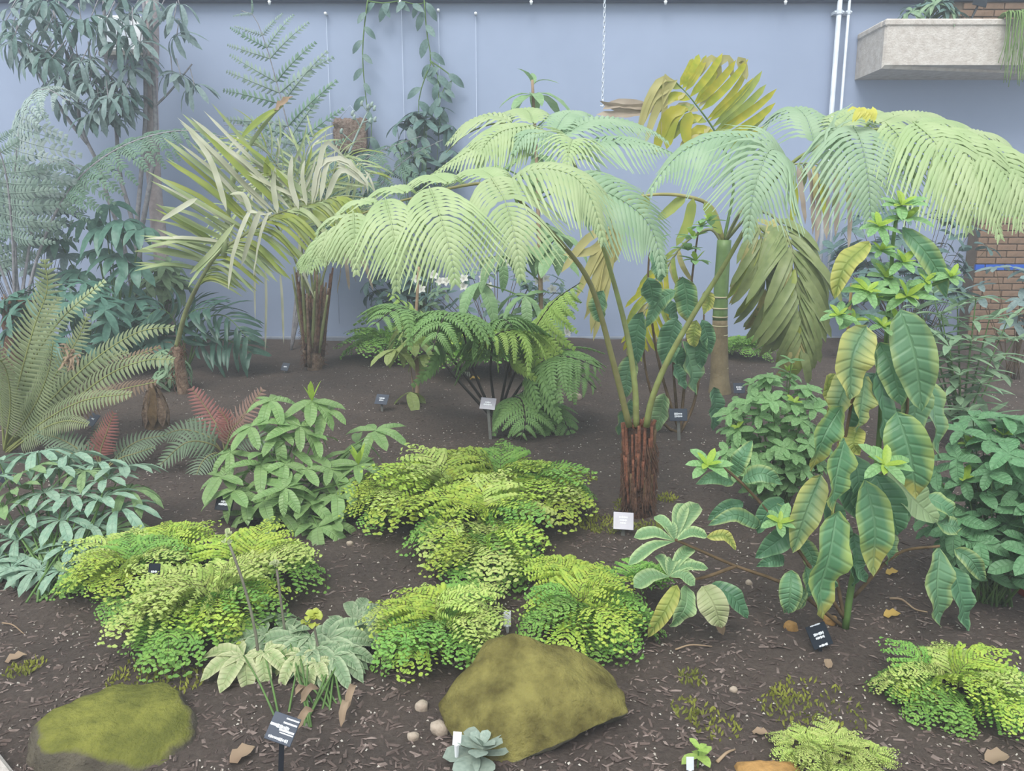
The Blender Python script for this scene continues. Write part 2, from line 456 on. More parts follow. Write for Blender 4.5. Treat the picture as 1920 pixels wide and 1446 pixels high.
M['mosspatch'] = leafmat('ground_moss', '#93963F', '#747A34', trans=0.2, rough=0.9)

def soilmat():
    mt, nt, b, out = newmat('dark_garden_soil')
    f, raw = noise_fac(nt, 2.2, 6, 0.35, 0.7); f2, r2 = noise_fac(nt, 55, 6, 0.3, 0.75, rough=0.75)
    c = mixcol(nt, lin('#6E625C'), lin('#82736A'), f)
    c = mixcol(nt, c, lin('#3A3330'), math1(nt, 'MULTIPLY', f2, 0.65))
    nt.links.new(c, b.inputs['Base Color']); b.inputs['Roughness'].default_value = 0.95; b.inputs['Specular IOR Level'].default_value = 0.2
    bp = nd(nt, 'ShaderNodeBump'); bp.inputs['Strength'].default_value = 1.0; bp.inputs['Distance'].default_value = 0.03
    nt.links.new(r2, bp.inputs['Height']); nt.links.new(bp.outputs[0], b.inputs['Normal'])
    return mt
M['soil'] = soilmat()
M['chip'] = plain('bark_chips', '#6A5B55', '#4A3F3B', 3, 0.95)
M['chipl'] = plain('pale_chips', '#8F7F78', '#71635D', 3, 0.95)
M['perlite'] = plain('pale_grit', '#CFC8BE', '#A99F94', 6, 0.9)
# ------------------------------------------------------------------ setting
WALL = 9.0
def struct(name, mb, mat, smooth=False, label=None, parent=None):
    o = mb.build(name, mat, parent, None, smooth)
    o['kind'] = 'structure'
    if label: o['label'] = label
    return o
mb = MB(); NX, NY = 150, 120
vs = []; fs = []
for j in range(NY + 1):
    y = 1.55 + (9.05 - 1.55) * (j / NY) ** 1.25
    for i in range(NX + 1):
        x = -8.0 + 16.0 * i / NX
        vs.append(Vector((x, y, gz(x, y) + 0.006 * noise.noise(Vector((x * 9, y * 9, 0))))))
for j in range(NY):
    for i in range(NX):
        a = j * (NX + 1) + i; fs.append((a, a + 1, a + NX + 2, a + NX + 1))
mb.add(vs, fs); ground = struct('ground', mb, M['soil'], True, 'dark soil of the planting bed')
mb = MB(); box(mb, (0, -1.6, -0.05), (16, 6.2, 0.08)); struct('floor', mb, M['paving'], False, 'unseen grey path added to keep out light from below')  # floor out of view, added to stop light coming from below
# kerb along the front of the bed (its end shows in the bottom left corner)
k0 = G(-30, 1368); k1 = G(48, 1470)
mb = MB()
dv = (k1 - k0); dv.z = 0; dv.normalize(); nv = Vector((dv.y, -dv.x, 0))
c = (k0 + k1) / 2 - dv * 0.1 + nv * 0.1
bevbox(mb, (c.x, c.y, c.z + 0.0), (0.6, 0.16, 0.1), 0.012, rot=Matrix.Rotation(math.atan2(dv.y, dv.x), 3, 'Z'))
struct('trim_1', mb, M['concrete'], False, 'pale kerb edge in the bottom left corner')

zt = P(960, 9, WALL).z
mb = MB(); box(mb, (0, WALL + 0.1, zt / 2 + 0.6), (18, 0.2, zt + 1.2)); wall = struct('wall_back', mb, M['wall'], False, 'smooth blue grey painted back wall')
mb = MB(); bevbox(mb, (0, WALL - 0.06, zt + 0.16), (18, 0.12, 0.3), 0.02); struct('trim_2', mb, M['beam'], False, 'dark steel beam along the top of the wall')
mb = MB(); bevbox(mb, (0, WALL - 0.03, 0.24), (18, 0.06, 0.12), 0.01); struct('baseboard_back', mb, M['ledge'], False, 'low grey ledge at the foot of the wall')

# brown brick pier at the right
bx0 = P(1831, 500, 8.75).x; bx1 = bx0 + 3.0
zt_b = P(1831, 405, 8.75).z
mb = MB(); box(mb, ((bx0 + bx1) / 2, 8.885, zt_b / 2), (bx1 - bx0 - 0.01, 0.2, zt_b - 0.01)); pier = struct('wall_right', mb, M['mortar'], False, 'low brown brick wall with a painted blue band')
bm_ = MB(); bevbox(bm_, (0, 0, 0), (0.206, 0.03, 0.062), 0.004); brick_me = bm_.mesh('brick', M['brick'], smooth=False)
bt = MB(); bevbox(bt, (0, 0, 0), (0.206, 0.03, 0.062), 0.004); brick_blue = bt.mesh('brick', M['bluetape'], smooth=False)
zblue = P(1860, 505, 8.75).z
row = 0; z = 0.30
rows = []
while z < zt_b - 0.03: rows.append(z); z += 0.072
bi = min(range(len(rows)), key=lambda i: abs(rows[i] - zblue))
for r_i, z in enumerate(rows):
    off = 0.11 if r_i % 2 else 0.0
    for k in range(5):
        x = bx0 + 0.105 + k * 0.216 + off - (0.0 if not off else 0.0)
        link('brick', brick_blue if r_i == bi else brick_me, pier, Matrix.Translation((x, 8.782 + RND.uniform(-0.003, 0.003), z)))
    if off:
        h = link('half_brick', brick_blue if r_i == bi else brick_me, pier, Matrix.Translation((bx0 + 0.05, 8.782, z)) @ Matrix.Diagonal((0.48, 1, 1, 1)))
mb = MB(); kp = P(1900, 697, 8.2); bevbox(mb, (kp.x + 0.9, 7.9, kp.z - 0.03), (2.4, 0.14, 0.12), 0.02); struct('trim_3', mb, M['kerb'], False, 'tan kerb in front of the brick wall')

# concrete planter trough
pa = P(1662, 38, 8.35); pb = P(1662, 128, 8.35); pxr = 7.4
zt_p, zb_p = pa.z, pb.z
pl = thing('concrete_planter', 'pale pitted concrete trough planter fixed high on the wall at the right', 'planter', Vector((pa.x + 1.5, WALL, zb_p)))
org = pl.location.copy()
mb = MB(); x0 = pa.x; yF = 8.35; lip = 0.05
def ring_box(mb, x0, x1, y0, y1, z0, z1, ch):
    vs = [V(x0, y1, z0), V(x0, y0 + 0.02, z0 + 0.0), V(x0 + 0.02, y0, z0 + ch), V(x1, y0, z0 + ch), V(x1, y1, z0),
          V(x0, y1, z1), V(x0, y0 + 0.02, z1), V(x0 + 0.02, y0, z1), V(x1, y0, z1), V(x1, y1, z1)]
    mb.add(vs, [(0, 1, 6, 5), (1, 2, 7, 6), (2, 3, 8, 7), (3, 4, 9, 8), (0, 4, 3, 2, 1), (5, 6, 7, 8, 9)])
ring_box(mb, x0, pxr, yF, WALL - 0.002, zb_p, zt_p - 0.05, 0.03)
mb.build('trough', M['concrete'], pl, org, False)
mb = MB(); bevbox(mb, ((x0 + pxr) / 2, yF + 0.03, zt_p - 0.02), (pxr - x0 + 0.02, 0.09, 0.07), 0.015); bevbox(mb, (x0 + 0.03, (yF + WALL) / 2 + 0.03, zt_p - 0.02), (0.09, WALL - yF - 0.08, 0.07), 0.015)
mb.build('rim', M['concrete'], pl, org, False)
mb = MB(); box(mb, ((x0 + pxr) / 2, (yF + WALL) / 2 + 0.04, zt_p - 0.03), (pxr - x0 - 0.15, WALL - yF - 0.12, 0.05)); mb.build('soil_fill', M['soil'], pl, org, False)
# brick parapet behind the planter
bw0 = P(1785, 10, 8.94).x
mb = MB(); box(mb, (bw0 + 1.4, 8.965, zt_p + 0.4), (2.8, 0.05, 0.8)); par = struct('wall_upper', mb, M['mortar'], False, 'brown brick parapet behind the concrete planter')
for r_i in range(4):
    for k in range(5):
        link('brick', brick_me, par, Matrix.Translation((bw0 + 0.12 + k * 0.216 + (0.1 if r_i % 2 else 0), 8.935, zt_p + 0.06 + r_i * 0.072)))

# conduits, chain, wires on the wall
def conduit(px_t, px_b, label, r):
    a = P(px_t, -12, 8.9); b = P(px_b, 520, 8.9); b.x = a.x
    lo = Vector((a.x, 8.9, 0.3))
    t = thing('conduit_pipe', label, 'pipe', lo, 'white conduit pipes on the back wall')
    mb = MB(); tube(mb, [lo, a], r, r, 10); mb.build('pipe', M['conduit'], t, lo)
    z = P(px_t, 23, 8.9).z
    mb = MB(); tube(mb, [Vector((a.x, 8.9, z - 0.02)), Vector((a.x, 8.9, z + 0.02))], r * 1.35, r * 1.35, 10)
    box(mb, (a.x, 8.945, z), (r * 3.8, 0.1, 0.03)); mb.build('clamp', M['conduit'], t, lo, False)
    for sx in (-1, 1):
        mb = MB(); tube(mb, [Vector((a.x + sx * r * 1.6, 8.88, z)), Vector((a.x + sx * r * 1.6, 8.91, z))], 0.008, 0.008, 6)
        mb.build('bolt', M['chain'], t, lo, False)
conduit(1576, 1558, 'thicker left white conduit pipe running down the wall', 0.026)
conduit(1594, 1579, 'thinner right white conduit pipe running down the wall', 0.015)
ct = P(1134, -6, 8.3); cb = P(1128, 190, 8.3); cb.x = ct.x
ch = thing('hanging_chain', 'silver chain hanging down in front of the blue wall', 'chain', cb)
mbk = MB(); ring = []
for k in range(11):
    a = 2 * PI * k / 10; ring.append(Vector((0.011 * math.cos(a), 0, 0.026 * math.sin(a))))
tube(mbk, ring, 0.0042, 0.0042, 5, cap=False); link_me = mbk.mesh('chain_link', M['chain'])
nl = int((ct.z - cb.z) / 0.043)
for k in range(nl):
    link('chain_link', link_me, ch, Matrix.Translation((0, 0, 0.03 + k * 0.043)) @ Matrix.Rotation(PI / 2 * (k % 2) + 0.4, 4, 'Z'))
mb = MB(); tube(mb, [cb + V(0, 0, 0.02), cb + V(0.01, 0, -0.02), cb + V(0.0, 0, -0.05), cb + V(-0.02, 0, -0.04)], 0.006, 0.006, 6, 8); mb.build('hook', M['white'], ch, cb)
wl = ['leftmost thin trellis wire on the wall beside the tall lacy fern', 'thin trellis wire between the two hanging vines', 'thin trellis wire right of the longer hanging vine', 'rightmost thin trellis wire with a white stud at its top']
for (px, pyt), lb in zip(((611, 26), (752, 3), (822, 20), (892, 26)), wl):
    a = P(px, pyt, 8.96); lo = Vector((a.x, 8.96, 0.45))
    t = thing('trellis_wire', lb, 'wire', lo, 'trellis wires on the wall')
    mb = MB(); tube(mb, [lo, a], 0.0028, 0.0028, 5); mb.build('wire', M['wire'], t, lo)
    mb = MB(); tube(mb, [Vector((a.x, WALL, a.z)), Vector((a.x, 8.93, a.z))], 0.012, 0.016, 8); mb.build('stud', M['white'], t, lo)
for px, lb in ((505, 'white nozzle under the beam above the tall lacy fern'), (750, 'white nozzle under the beam above the hanging vines'), (996, 'white nozzle under the beam left of the chain'), (1248, 'white nozzle under the beam right of the chain'), (1473, 'white nozzle under the beam left of the conduit pipes')):
    a = P(px, 2, 8.86)
    t = thing('mist_nozzle', lb, 'nozzle', a, 'nozzles along the beam')
    mb = MB(); tube(mb, [a + V(0, 0, 0.06), a], 0.012, 0.012, 8); mb.build('stem', M['white'], t, a)
    mb = MB(); tube(mb, [a, a - V(0, 0, 0.015), a - V(0, 0, 0.035)], 0.02, 0.011, 8); mb.build('head', M['white'], t, a)
# white unit on the wall behind the left tree
a = P(178, 28, 8.8); b = P(268, 95, 8.8)
t = thing('wall_heater_box', 'white metal unit box on the wall behind the leafy tree', 'wall unit', Vector(((a.x + b.x) / 2, WALL, b.z)))
og = t.location.copy()
mb = MB(); bevbox(mb, ((a.x + b.x) / 2, 8.9, (a.z + b.z) / 2), (b.x - a.x, 0.2, a.z - b.z), 0.015); mb.build('casing', M['white'], t, og, False)
mb = MB(); bevbox(mb, ((a.x + b.x) / 2 - 0.04, 8.795, (a.z + b.z) / 2), ((b.x - a.x) * 0.72, 0.015, (a.z - b.z) * 0.78), 0.005); mb.build('door_panel', M['conduit'], t, og, False)
mb = MB(); tube(mb, [V(b.x - 0.06, 8.8, b.z + 0.13), V(b.x - 0.06, 8.775, b.z + 0.13)], 0.018, 0.018, 10); mb.build('knob', M['blackpost'], t, og)
mb = MB(); bevbox(mb, ((a.x + b.x) / 2, 8.9, b.z - 0.025), (b.x - a.x + 0.02, 0.2, 0.05), 0.01); mb.build('base_tray', M['post'], t, og, False)
# coir slab hung on the wall
a = P(625, 222, 8.86); b = P(688, 284, 8.86)
t = thing('coir_slab', 'brown fibrous coir slab hung on the blue wall', 'coir slab', Vector(((a.x + b.x) / 2, WALL, b.z)))
og = t.location.copy(); mb = MB()
n = 14
vs = []; fs = []
for s in (0, 1):
    for j in range(n + 1):
        for i in range(n + 1):
            x = a.x + (b.x - a.x) * i / n; z = b.z + (a.z - b.z) * j / n
            q = noise.noise(Vector((x * 22, z * 22, s * 5)))
            e = 0.0 if 0 < i < n and 0 < j < n else 1.0
            vs.append(Vector((x + e * 0.02 * q, (8.84 + 0.035 * q) if s == 0 else 8.95, z + e * 0.025 * noise.noise(Vector((x * 30, z * 30, 9))))))
W1 = n + 1; B = W1 * W1
for j in range(n):
    for i in range(n):
        k = j * W1 + i; fs.append((k, k + 1, k + W1 + 1, k + W1)); fs.append((B + k, B + k + W1, B + k + W1 + 1, B + k + 1))
for i in range(n):
    fs.append((i, B + i, B + i + 1, i + 1)); k = n * W1 + i; fs.append((k, k + 1, B + k + 1, B + k))
    k = i * W1; fs.append((k, k + W1, B + k + W1, B + k)); k = i * W1 + n; fs.append((k, B + k, B + k + W1, k + W1))
mb.add(vs, fs); mb.build('slab', M['coir'], t, og)
mb = MB(); tube(mb, [V((a.x + b.x) / 2 - 0.12, 8.9, a.z), V((a.x + b.x) / 2, 8.92, a.z + 0.14), V((a.x + b.x) / 2 + 0.12, 8.9, a.z)], 0.004, 0.004, 5); mb.build('hanger', M['wire'], t, og)
mb = MB()
for k in range(70):
    x = RND.uniform(a.x, b.x); z = RND.uniform(b.z, a.z); p = V(x, 8.83, z); q = p + V(RND.uniform(-.05, .05), RND.uniform(-.04, 0), RND.uniform(-.06, .03))
    tube(mb, [p, q], 0.003, 0.001, 3, cap=False)
o = mb.build('loose_fibres', M['coir'], t, og); o['kind'] = 'stuff'
# ------------------------------------------------------------------ fern builders
def pinna_geo(mb, pts, W, N=VIEWN, n=20, K=7, droop=0.3, ang=0.62, pw=0.44, costa=0.004, fade=0.72, curl=0.1, serr=0.7, tail=False, ridge=0.35):
    c = catmull(pts, n * 2); T = tangents(c)
    L = sum((b - a).length for a, b in zip(c, c[1:])); sp = L / n
    for i in range(n):
        t = (i + 0.5) / n; k = int(t * n * 2); pos = c[k]; tn = T[k]
        s = tn.cross(N)
        if s.length < 1e-4: s = tn.orthogonal()
        s.normalize(); nn = s.cross(tn)
        ln = W * min(1.0, 0.6 + 3.2 * t) * ((max(0.0, 1 - t ** 1.7)) ** fade if not tail else (1.0 - 0.45 * t) * (0.07 + 0.93 / (1 + math.exp((t - 0.64) * 11)))) + sp * 0.4
        for sd in (-1, 1):
            a = ang + 0.25 * t
            d = (s * sd * math.cos(a) + tn * math.sin(a))
            d = d.normalized()
            vs = []; uv = []; fs = []
            w0 = sp * pw
            jit = RND.uniform(0.92, 1.06)
            e = tn - d * tn.dot(d); e.normalize()
            for q in range(K + 1):
                u = q / K; l = ln * jit * u
                p = pos + d * l + tn * (curl * l * u) + Vector((0, 0, -droop * l * u)) + nn * (0.10 * ln * math.sin(PI * min(1, u * 1.2)) )
                w = w0 * (1 - 0.9 * u ** 1.8) * (1.0 if q % 2 else serr) + 0.0006
                vs += [p - e * w - nn * w * ridge, p, p + e * w - nn * w * ridge]; uv += [(0.1, u), (0.5, u), (0.9, u)]
            for q in range(K):
                b = q * 3; fs += [(b, b + 1, b + 4, b + 3), (b + 1, b + 2, b + 5, b + 4)]
            mb.add(vs, fs, uv)
    tube(mb, c, costa, costa * 0.3, 4, cap=False)

def unit_pinna(name, mat, n=12, w=0.2, droop=0.25, K=3, ang=0.45, pdroop=0.2, pw=0.46, costa=0.012, fade=0.9, serr=0.8):
    mb = MB(); pts = [Vector((0, t, 0.12 * math.sin(PI * t) - droop * t * t)) for t in (0, .25, .5, .75, 1)]
    pinna_geo(mb, pts, w, Vector((0, 0, 1)), n, K, pdroop, ang, pw, costa, fade, 0.1, serr)
    return mb.mesh(name, mat)

def frond_inst(par, org, pts, um, n=12, plen=0.4, start=0.25, N=Vector((0, -0.3, 0.95)), ang=0.35, drop=0.15, rmat=None, r0=0.008, shape=0.9, ramp=0.35, name='frond', jit=0.12, only=None, label=None):
    c = catmull(pts, n * 3); T = tangents(c)
    mb = MB(); tube(mb, c, r0, r0 * 0.25, 5); fr = mb.build(name, rmat, par, org)
    if label: fr['label'] = label
    for i in range(n):
        u = (i + 0.5) / n; t = start + (1 - start) * u; k = min(len(c) - 1, int(t * n * 3))
        pos, tn = c[k], T[k]; s = tn.cross(N)
        if s.length < 1e-4: s = tn.orthogonal()
        s.normalize(); nn = s.cross(tn)
        l = plen * min(1.0, 0.6 + u / ramp * 0.4) * (1 - u ** 1.6) ** shape + plen * 0.05
        for sd in (-1, 1):
            if only and sd != only: continue
            a = ang + 0.3 * u + RND.uniform(-jit, jit)
            d = s * sd * math.cos(a) + tn * math.sin(a) + Vector((0, 0, -drop))
            link('pinna', RND.choice(um), fr, frame(pos - org, d, nn, l * RND.uniform(0.9, 1.08)))
    return fr

def frond_solid(par, org, pts, mat, rmat, n=28, W=0.12, N=Vector((0, -0.5, 0.85)), start=0.15, ang=0.35, droop=0.15, pw=0.42, r0=0.006, K=3, label=None, fade=0.6):
    """once-divided frond: one mesh, its narrow pinnae in a row on either side of the midrib"""
    c = catmull(pts, 40); k0 = int(40 * start); mb = MB()
    pinna_geo(mb, c[k0::3] + [c[-1]], W, N, n, K, droop, ang, pw, r0 * 0.6, fade, 0.12, 1.0)
    me = mb.mesh('blade', mat, org)
    ms = MB(); tube(ms, c, r0, r0 * 0.3, 5); fr = ms.build('frond', rmat, par, org)
    link('blade', me, fr)
    if label: fr['label'] = label
    return fr

# ------------------------------------------------------------------ the big tree fern
tb = G(1196, 962)
TF = thing('tree_fern', 'large tree fern with arching feathery fronds and a short shaggy red-brown trunk', 'tree fern', tb)
dT = tb.y
top = P(1197, 800, dT)
mb = MB()
ax = [tb - V(0, 0, 0.05), tb + V(0.0, 0, 0.15), tb.lerp(top, 0.6), top]
tube(mb, ax, m(27, dT), m(27, dT), 22, 18, rfun=lambda t: (1.12 if t < 0.12 else 1.0) + 0.07 * math.sin(t * 37) * math.sin(t * 11))
mb.build('trunk', M['trunkdark'], TF, tb)
for k in range(66):
    a = 2 * PI * k / 66 * 3.0 + RND.uniform(-.2, .2)
    lay = k % 3
    z0 = (0.03, 0.15, 0.29)[lay] + RND.uniform(-.02, .05); ln = RND.uniform(0.13, 0.21)
    H = top.z - tb.z
    z1 = min(H + 0.03, z0 + ln); R_ = m(27, dT)
    def pt(z, rr): return tb.lerp(top, z / H) * 1.0 + V(math.cos(a) * rr, math.sin(a) * rr, 0)
    mb = MB(); w = RND.uniform(0.008, 0.014)
    tube(mb, [pt(z0, R_ * 0.98), pt((z0 + z1) / 2, R_ * 1.08), pt(z1, R_ * RND.uniform(1.06, 1.22))], w, w * 0.7, 5, 5)
    mb.build('stalk_stub', M['fibre'] if RND.random() < (.25, .55, .75)[lay] else RND.choice([M['fibredark'], M['woodstem']]), TF, tb)
for k in range(26):
    a = RND.uniform(0, 2 * PI); r = RND.uniform(0, 0.07); p = top + V(math.cos(a) * r, math.sin(a) * r, -0.05); mb = MB()
    tube(mb, [p, p + V(0, 0, 0.05), p + V(math.cos(a) * .02, math.sin(a) * .02, 0.085 + RND.uniform(-.02, .02))], 0.012, 0.007, 6, 4); mb.build('crozier', M['fibre'], TF, tb)
# hairy fibres at the foot
mb = MB()
for k in range(420):
    a = RND.uniform(0, 2 * PI); R_ = m(30, dT); z = RND.uniform(0.02, 0.4)
    p = tb + V(math.cos(a) * R_, math.sin(a) * R_, z); q = p + V(math.cos(a) * 0.02, math.sin(a) * 0.02, -RND.uniform(.03, .08))
    tube(mb, [p, q], 0.003, 0.001, 3, cap=False)
o = mb.build('root_hair', M['fibredark'], TF, tb); o['kind'] = 'stuff'

def big_frond(stipe, rachis, pinnae, mat, smat, r=0.017):
    mb = MB(); full = PL(stipe) + PL(rachis)
    c = catmull(full, 44); ns_ = len(stipe) / len(full) * 44
    c = [p - Vector((0, 0, 0.03 * min(1.0, max(0.0, (i - ns_ + 3) / 6)))) for i, p in enumerate(c)]
    tube(mb, c, r, r * 0.1, 8)
    fr = mb.build('frond', smat, TF, tb)
    for p in pinnae:
        pts, wpx = PL(p[0]), p[1]
        nrm = p[2] if len(p) > 2 and p[2] is not None else VIEWN
        dr = p[3] if len(p) > 3 else 0.3
        mt = p[4] if len(p) > 4 else mat
        L = sum((b - a).length for a, b in zip(pts, pts[1:]))
        d = pts[0].y
        n = max(8, min(24, int(L / 0.0245)))
        q = MB(); pinna_geo(q, pts, m(wpx * 1.42, d), nrm, n, 11, dr + 0.12, 0.46, 0.5, 0.0035, 0.72, 0.26, 0.66, True, 0.75)
        q.build('pinna', mt, fr, tb)
    return fr
UPB = Vector((0, -0.35, 0.94))
TOPN = Vector((0, 0.2, 0.98))
# frond reaching left over the maidenhair
big_frond([(1180, 800, 3.9), (1150, 680, 3.86), (1110, 540, 3.8), (1060, 455, 3.74), (1000, 388, 3.66)],
          [(960, 352, 3.6), (920, 331, 3.55), (860, 336, 3.48), (805, 350, 3.43), (722, 371, 3.38), (660, 396, 3.34), (612, 430, 3.3), (572, 478, 3.28)],
          [([(920, 331, 3.55), (945, 372, 3.40), (959, 415, 3.32), (970, 470, 3.28), (977, 521, 3.27)], 92),
           ([(805, 350, 3.43), (822, 395, 3.28), (836, 440, 3.22), (848, 490, 3.19), (854, 532, 3.18)], 95),
           ([(722, 371, 3.38), (732, 410, 3.25), (739, 451, 3.2), (742, 500, 3.18), (743, 545, 3.18)], 66),
           ([(662, 396, 3.34), (664, 425, 3.26), (665, 460, 3.22), (668, 514, 3.2)], 44),
           ([(630, 420, 3.31), (634, 455, 3.26), (637, 494, 3.25)], 28),
           ([(612, 432, 3.3), (608, 465, 3.27), (606, 498, 3.26)], 24),
           ([(595, 448, 3.29), (588, 480, 3.27), (582, 512, 3.27)], 20),
           ([(575, 475, 3.28), (568, 495, 3.28), (563, 512, 3.28)], 14),
           # far side, falling away behind the midrib
           ([(930, 335, 3.56), (905, 320, 3.72), (880, 322, 3.86), (850, 340, 3.95)], 60, UPB, 0.25),
           ([(840, 342, 3.47), (815, 330, 3.62), (790, 336, 3.74), (765, 352, 3.82)], 55, UPB, 0.25),
           ([(760, 360, 3.4), (735, 352, 3.52), (705, 362, 3.62), (680, 382, 3.68)], 45, UPB, 0.25),
           ([(700, 380, 3.36), (672, 376, 3.46), (645, 390, 3.53), (625, 412, 3.56)], 35, UPB, 0.25),
           ([(650, 404, 3.33), (625, 408, 3.4), (600, 428, 3.45), (590, 450, 3.46)], 26, UPB, 0.25),
           # near the stalk, swept to the right
           ([(950, 345, 3.6), (985, 322, 3.55), (1030, 316, 3.5), (1080, 333, 3.44), (1112, 380, 3.4), (1133, 452, 3.38)], 82, UPB, 0.55),
           ([(1040, 345, 3.78), (1090, 348, 3.76), (1150, 366, 3.73), (1205, 405, 3.7), (1232, 455, 3.68), (1241, 512, 3.67)], 74, None, 0.35, M['fernB']),
           ], M['fernA'], M['stipebr'])
# frond rising behind
big_frond([(1193, 800, 3.92), (1190, 720, 3.94), (1172, 610, 3.98), (1125, 440, 4.02), (1095, 350, 4.06)],
          [(1070, 280, 4.1), (1030, 238, 4.14), (985, 226, 4.2), (930, 220, 4.25), (875, 240, 4.3), (836, 275, 4.33)],
          [([(1075, 288, 4.1), (1074, 262, 4.0), (1068, 275, 3.88), (1062, 316, 3.8)], 62),
           ([(1085, 300, 4.09), (1120, 270, 4.06), (1170, 263, 4.02), (1232, 275, 3.98), (1276, 294, 3.96)], 62, UPB, 0.5, M['fernB']),
           ([(1050, 256, 4.12), (1105, 228, 4.22), (1165, 225, 4.3), (1222, 244, 4.36), (1254, 266, 4.38)], 62, UPB, 0.45, M['fernB']),
           ([(1000, 234, 4.19), (940, 246, 4.08), (905, 278, 4.0), (896, 318, 3.97)], 62, UPB, 0.4),
           ([(1010, 238, 4.17), (955, 252, 4.1), (890, 278, 4.05), (845, 303, 4.02), (808, 328, 4.0)], 60, UPB, 0.4),
           ([(960, 228, 4.22), (920, 218, 4.26), (875, 232, 4.3), (838, 268, 4.3)], 52, UPB, 0.4),
           ([(1040, 245, 4.13), (1060, 216, 4.3), (1085, 208, 4.42), (1110, 216, 4.5)], 55, UPB, 0.4, M['fernB']),
           ([(1000, 230, 4.2), (990, 208, 4.36), (965, 205, 4.48), (935, 214, 4.55)], 55, UPB, 0.4),
           ([(1060, 262, 4.11), (1020, 250, 4.05), (985, 252, 3.98), (962, 285, 3.93)], 50, UPB, 0.45, M['fernB']),
           ], M['fernA'], M['stipe'])
# frond reaching right across the frame edge
fr3 = big_frond([(1212, 800, 3.88), (1222, 750, 3.86), (1250, 680, 3.84), (1300, 590, 3.8), (1350, 510, 3.76), (1395, 425, 3.7)],
          [(1440, 340, 3.64), (1485, 293, 3.6), (1530, 264, 3.56), (1600, 236, 3.5), (1680, 226, 3.44), (1760, 234, 3.38), (1830, 256, 3.33), (1900, 285, 3.28), (1970, 330, 3.25)],
          [([(1470, 305, 3.61), (1420, 265, 3.62), (1350, 256, 3.62), (1285, 280, 3.6), (1245, 318, 3.58), (1217, 357, 3.57)], 88, UPB, 0.6, M['fernB']),
           ([(1478, 300, 3.6), (1446, 280, 3.48), (1425, 320, 3.38), (1411, 372, 3.33), (1402, 447, 3.31)], 92, None, 0.3, M['fernB']),
           ([(1527, 264, 3.57), (1512, 220, 3.72), (1488, 202, 3.84), (1452, 214, 3.92), (1424, 250, 3.96)], 74, UPB, 0.55, M['fernB']),
           ([(1600, 236, 3.5), (1614, 262, 3.38), (1625, 310, 3.3), (1631, 366, 3.27), (1633, 428, 3.26)], 100, None, 0.3, M['fernB']),
           ([(1712, 228, 3.42), (1750, 262, 3.3), (1784, 318, 3.22), (1805, 380, 3.18), (1818, 434, 3.17)], 96),
           ([(1772, 236, 3.37), (1812, 280, 3.26), (1842, 338, 3.2), (1862, 400, 3.17), (1877, 446, 3.16)], 84),
           ([(1838, 260, 3.32), (1874, 300, 3.24), (1900, 355, 3.19), (1912, 430, 3.17)], 74),
           ([(1890, 282, 3.29), (1920, 320, 3.23), (1942, 370, 3.2), (1950, 430, 3.19)], 60),
           ([(1650, 230, 3.46), (1690, 215, 3.6), (1745, 212, 3.7), (1790, 232, 3.76)], 55, UPB, 0.4),
           ([(1730, 230, 3.4), (1770, 226, 3.52), (1815, 240, 3.6), (1856, 268, 3.64)], 50, UPB, 0.4),
           ([(1570, 248, 3.53), (1595, 214, 3.66), (1640, 206, 3.76), (1680, 222, 3.82)], 56, UPB, 0.4),
           ([(1545, 258, 3.55), (1570, 240, 3.48), (1558, 290, 3.4), (1545, 340, 3.37)], 56, None, 0.3, M['fernB']),
           ([(1660, 228, 3.45), (1688, 258, 3.36), (1706, 300, 3.3), (1716, 345, 3.28)], 58),
           ([(1800, 246, 3.35), (1850, 250, 3.44), (1890, 272, 3.5), (1920, 305, 3.52)], 44, UPB, 0.4),
           ], M['fernA'], M['stipe'])
mb = MB()
for k in range(9):
    p = P(1612 + k * 3, 205 + RND.uniform(-6, 4), 3.42); q = P(1598 + k * 5, 222 + RND.uniform(0, 10), 3.40)
    blade(mb, [p, p.lerp(q, .5) + V(0, -.01, .008), q], 0.012, n=4, cols=3)
blade(mb, PL([(1612, 208, 3.42), (1600, 202, 3.41), (1588, 210, 3.4)]), 0.008, n=4, cols=3)
mb.build('yellowed_tip', M['fernyel'], fr3, tb)
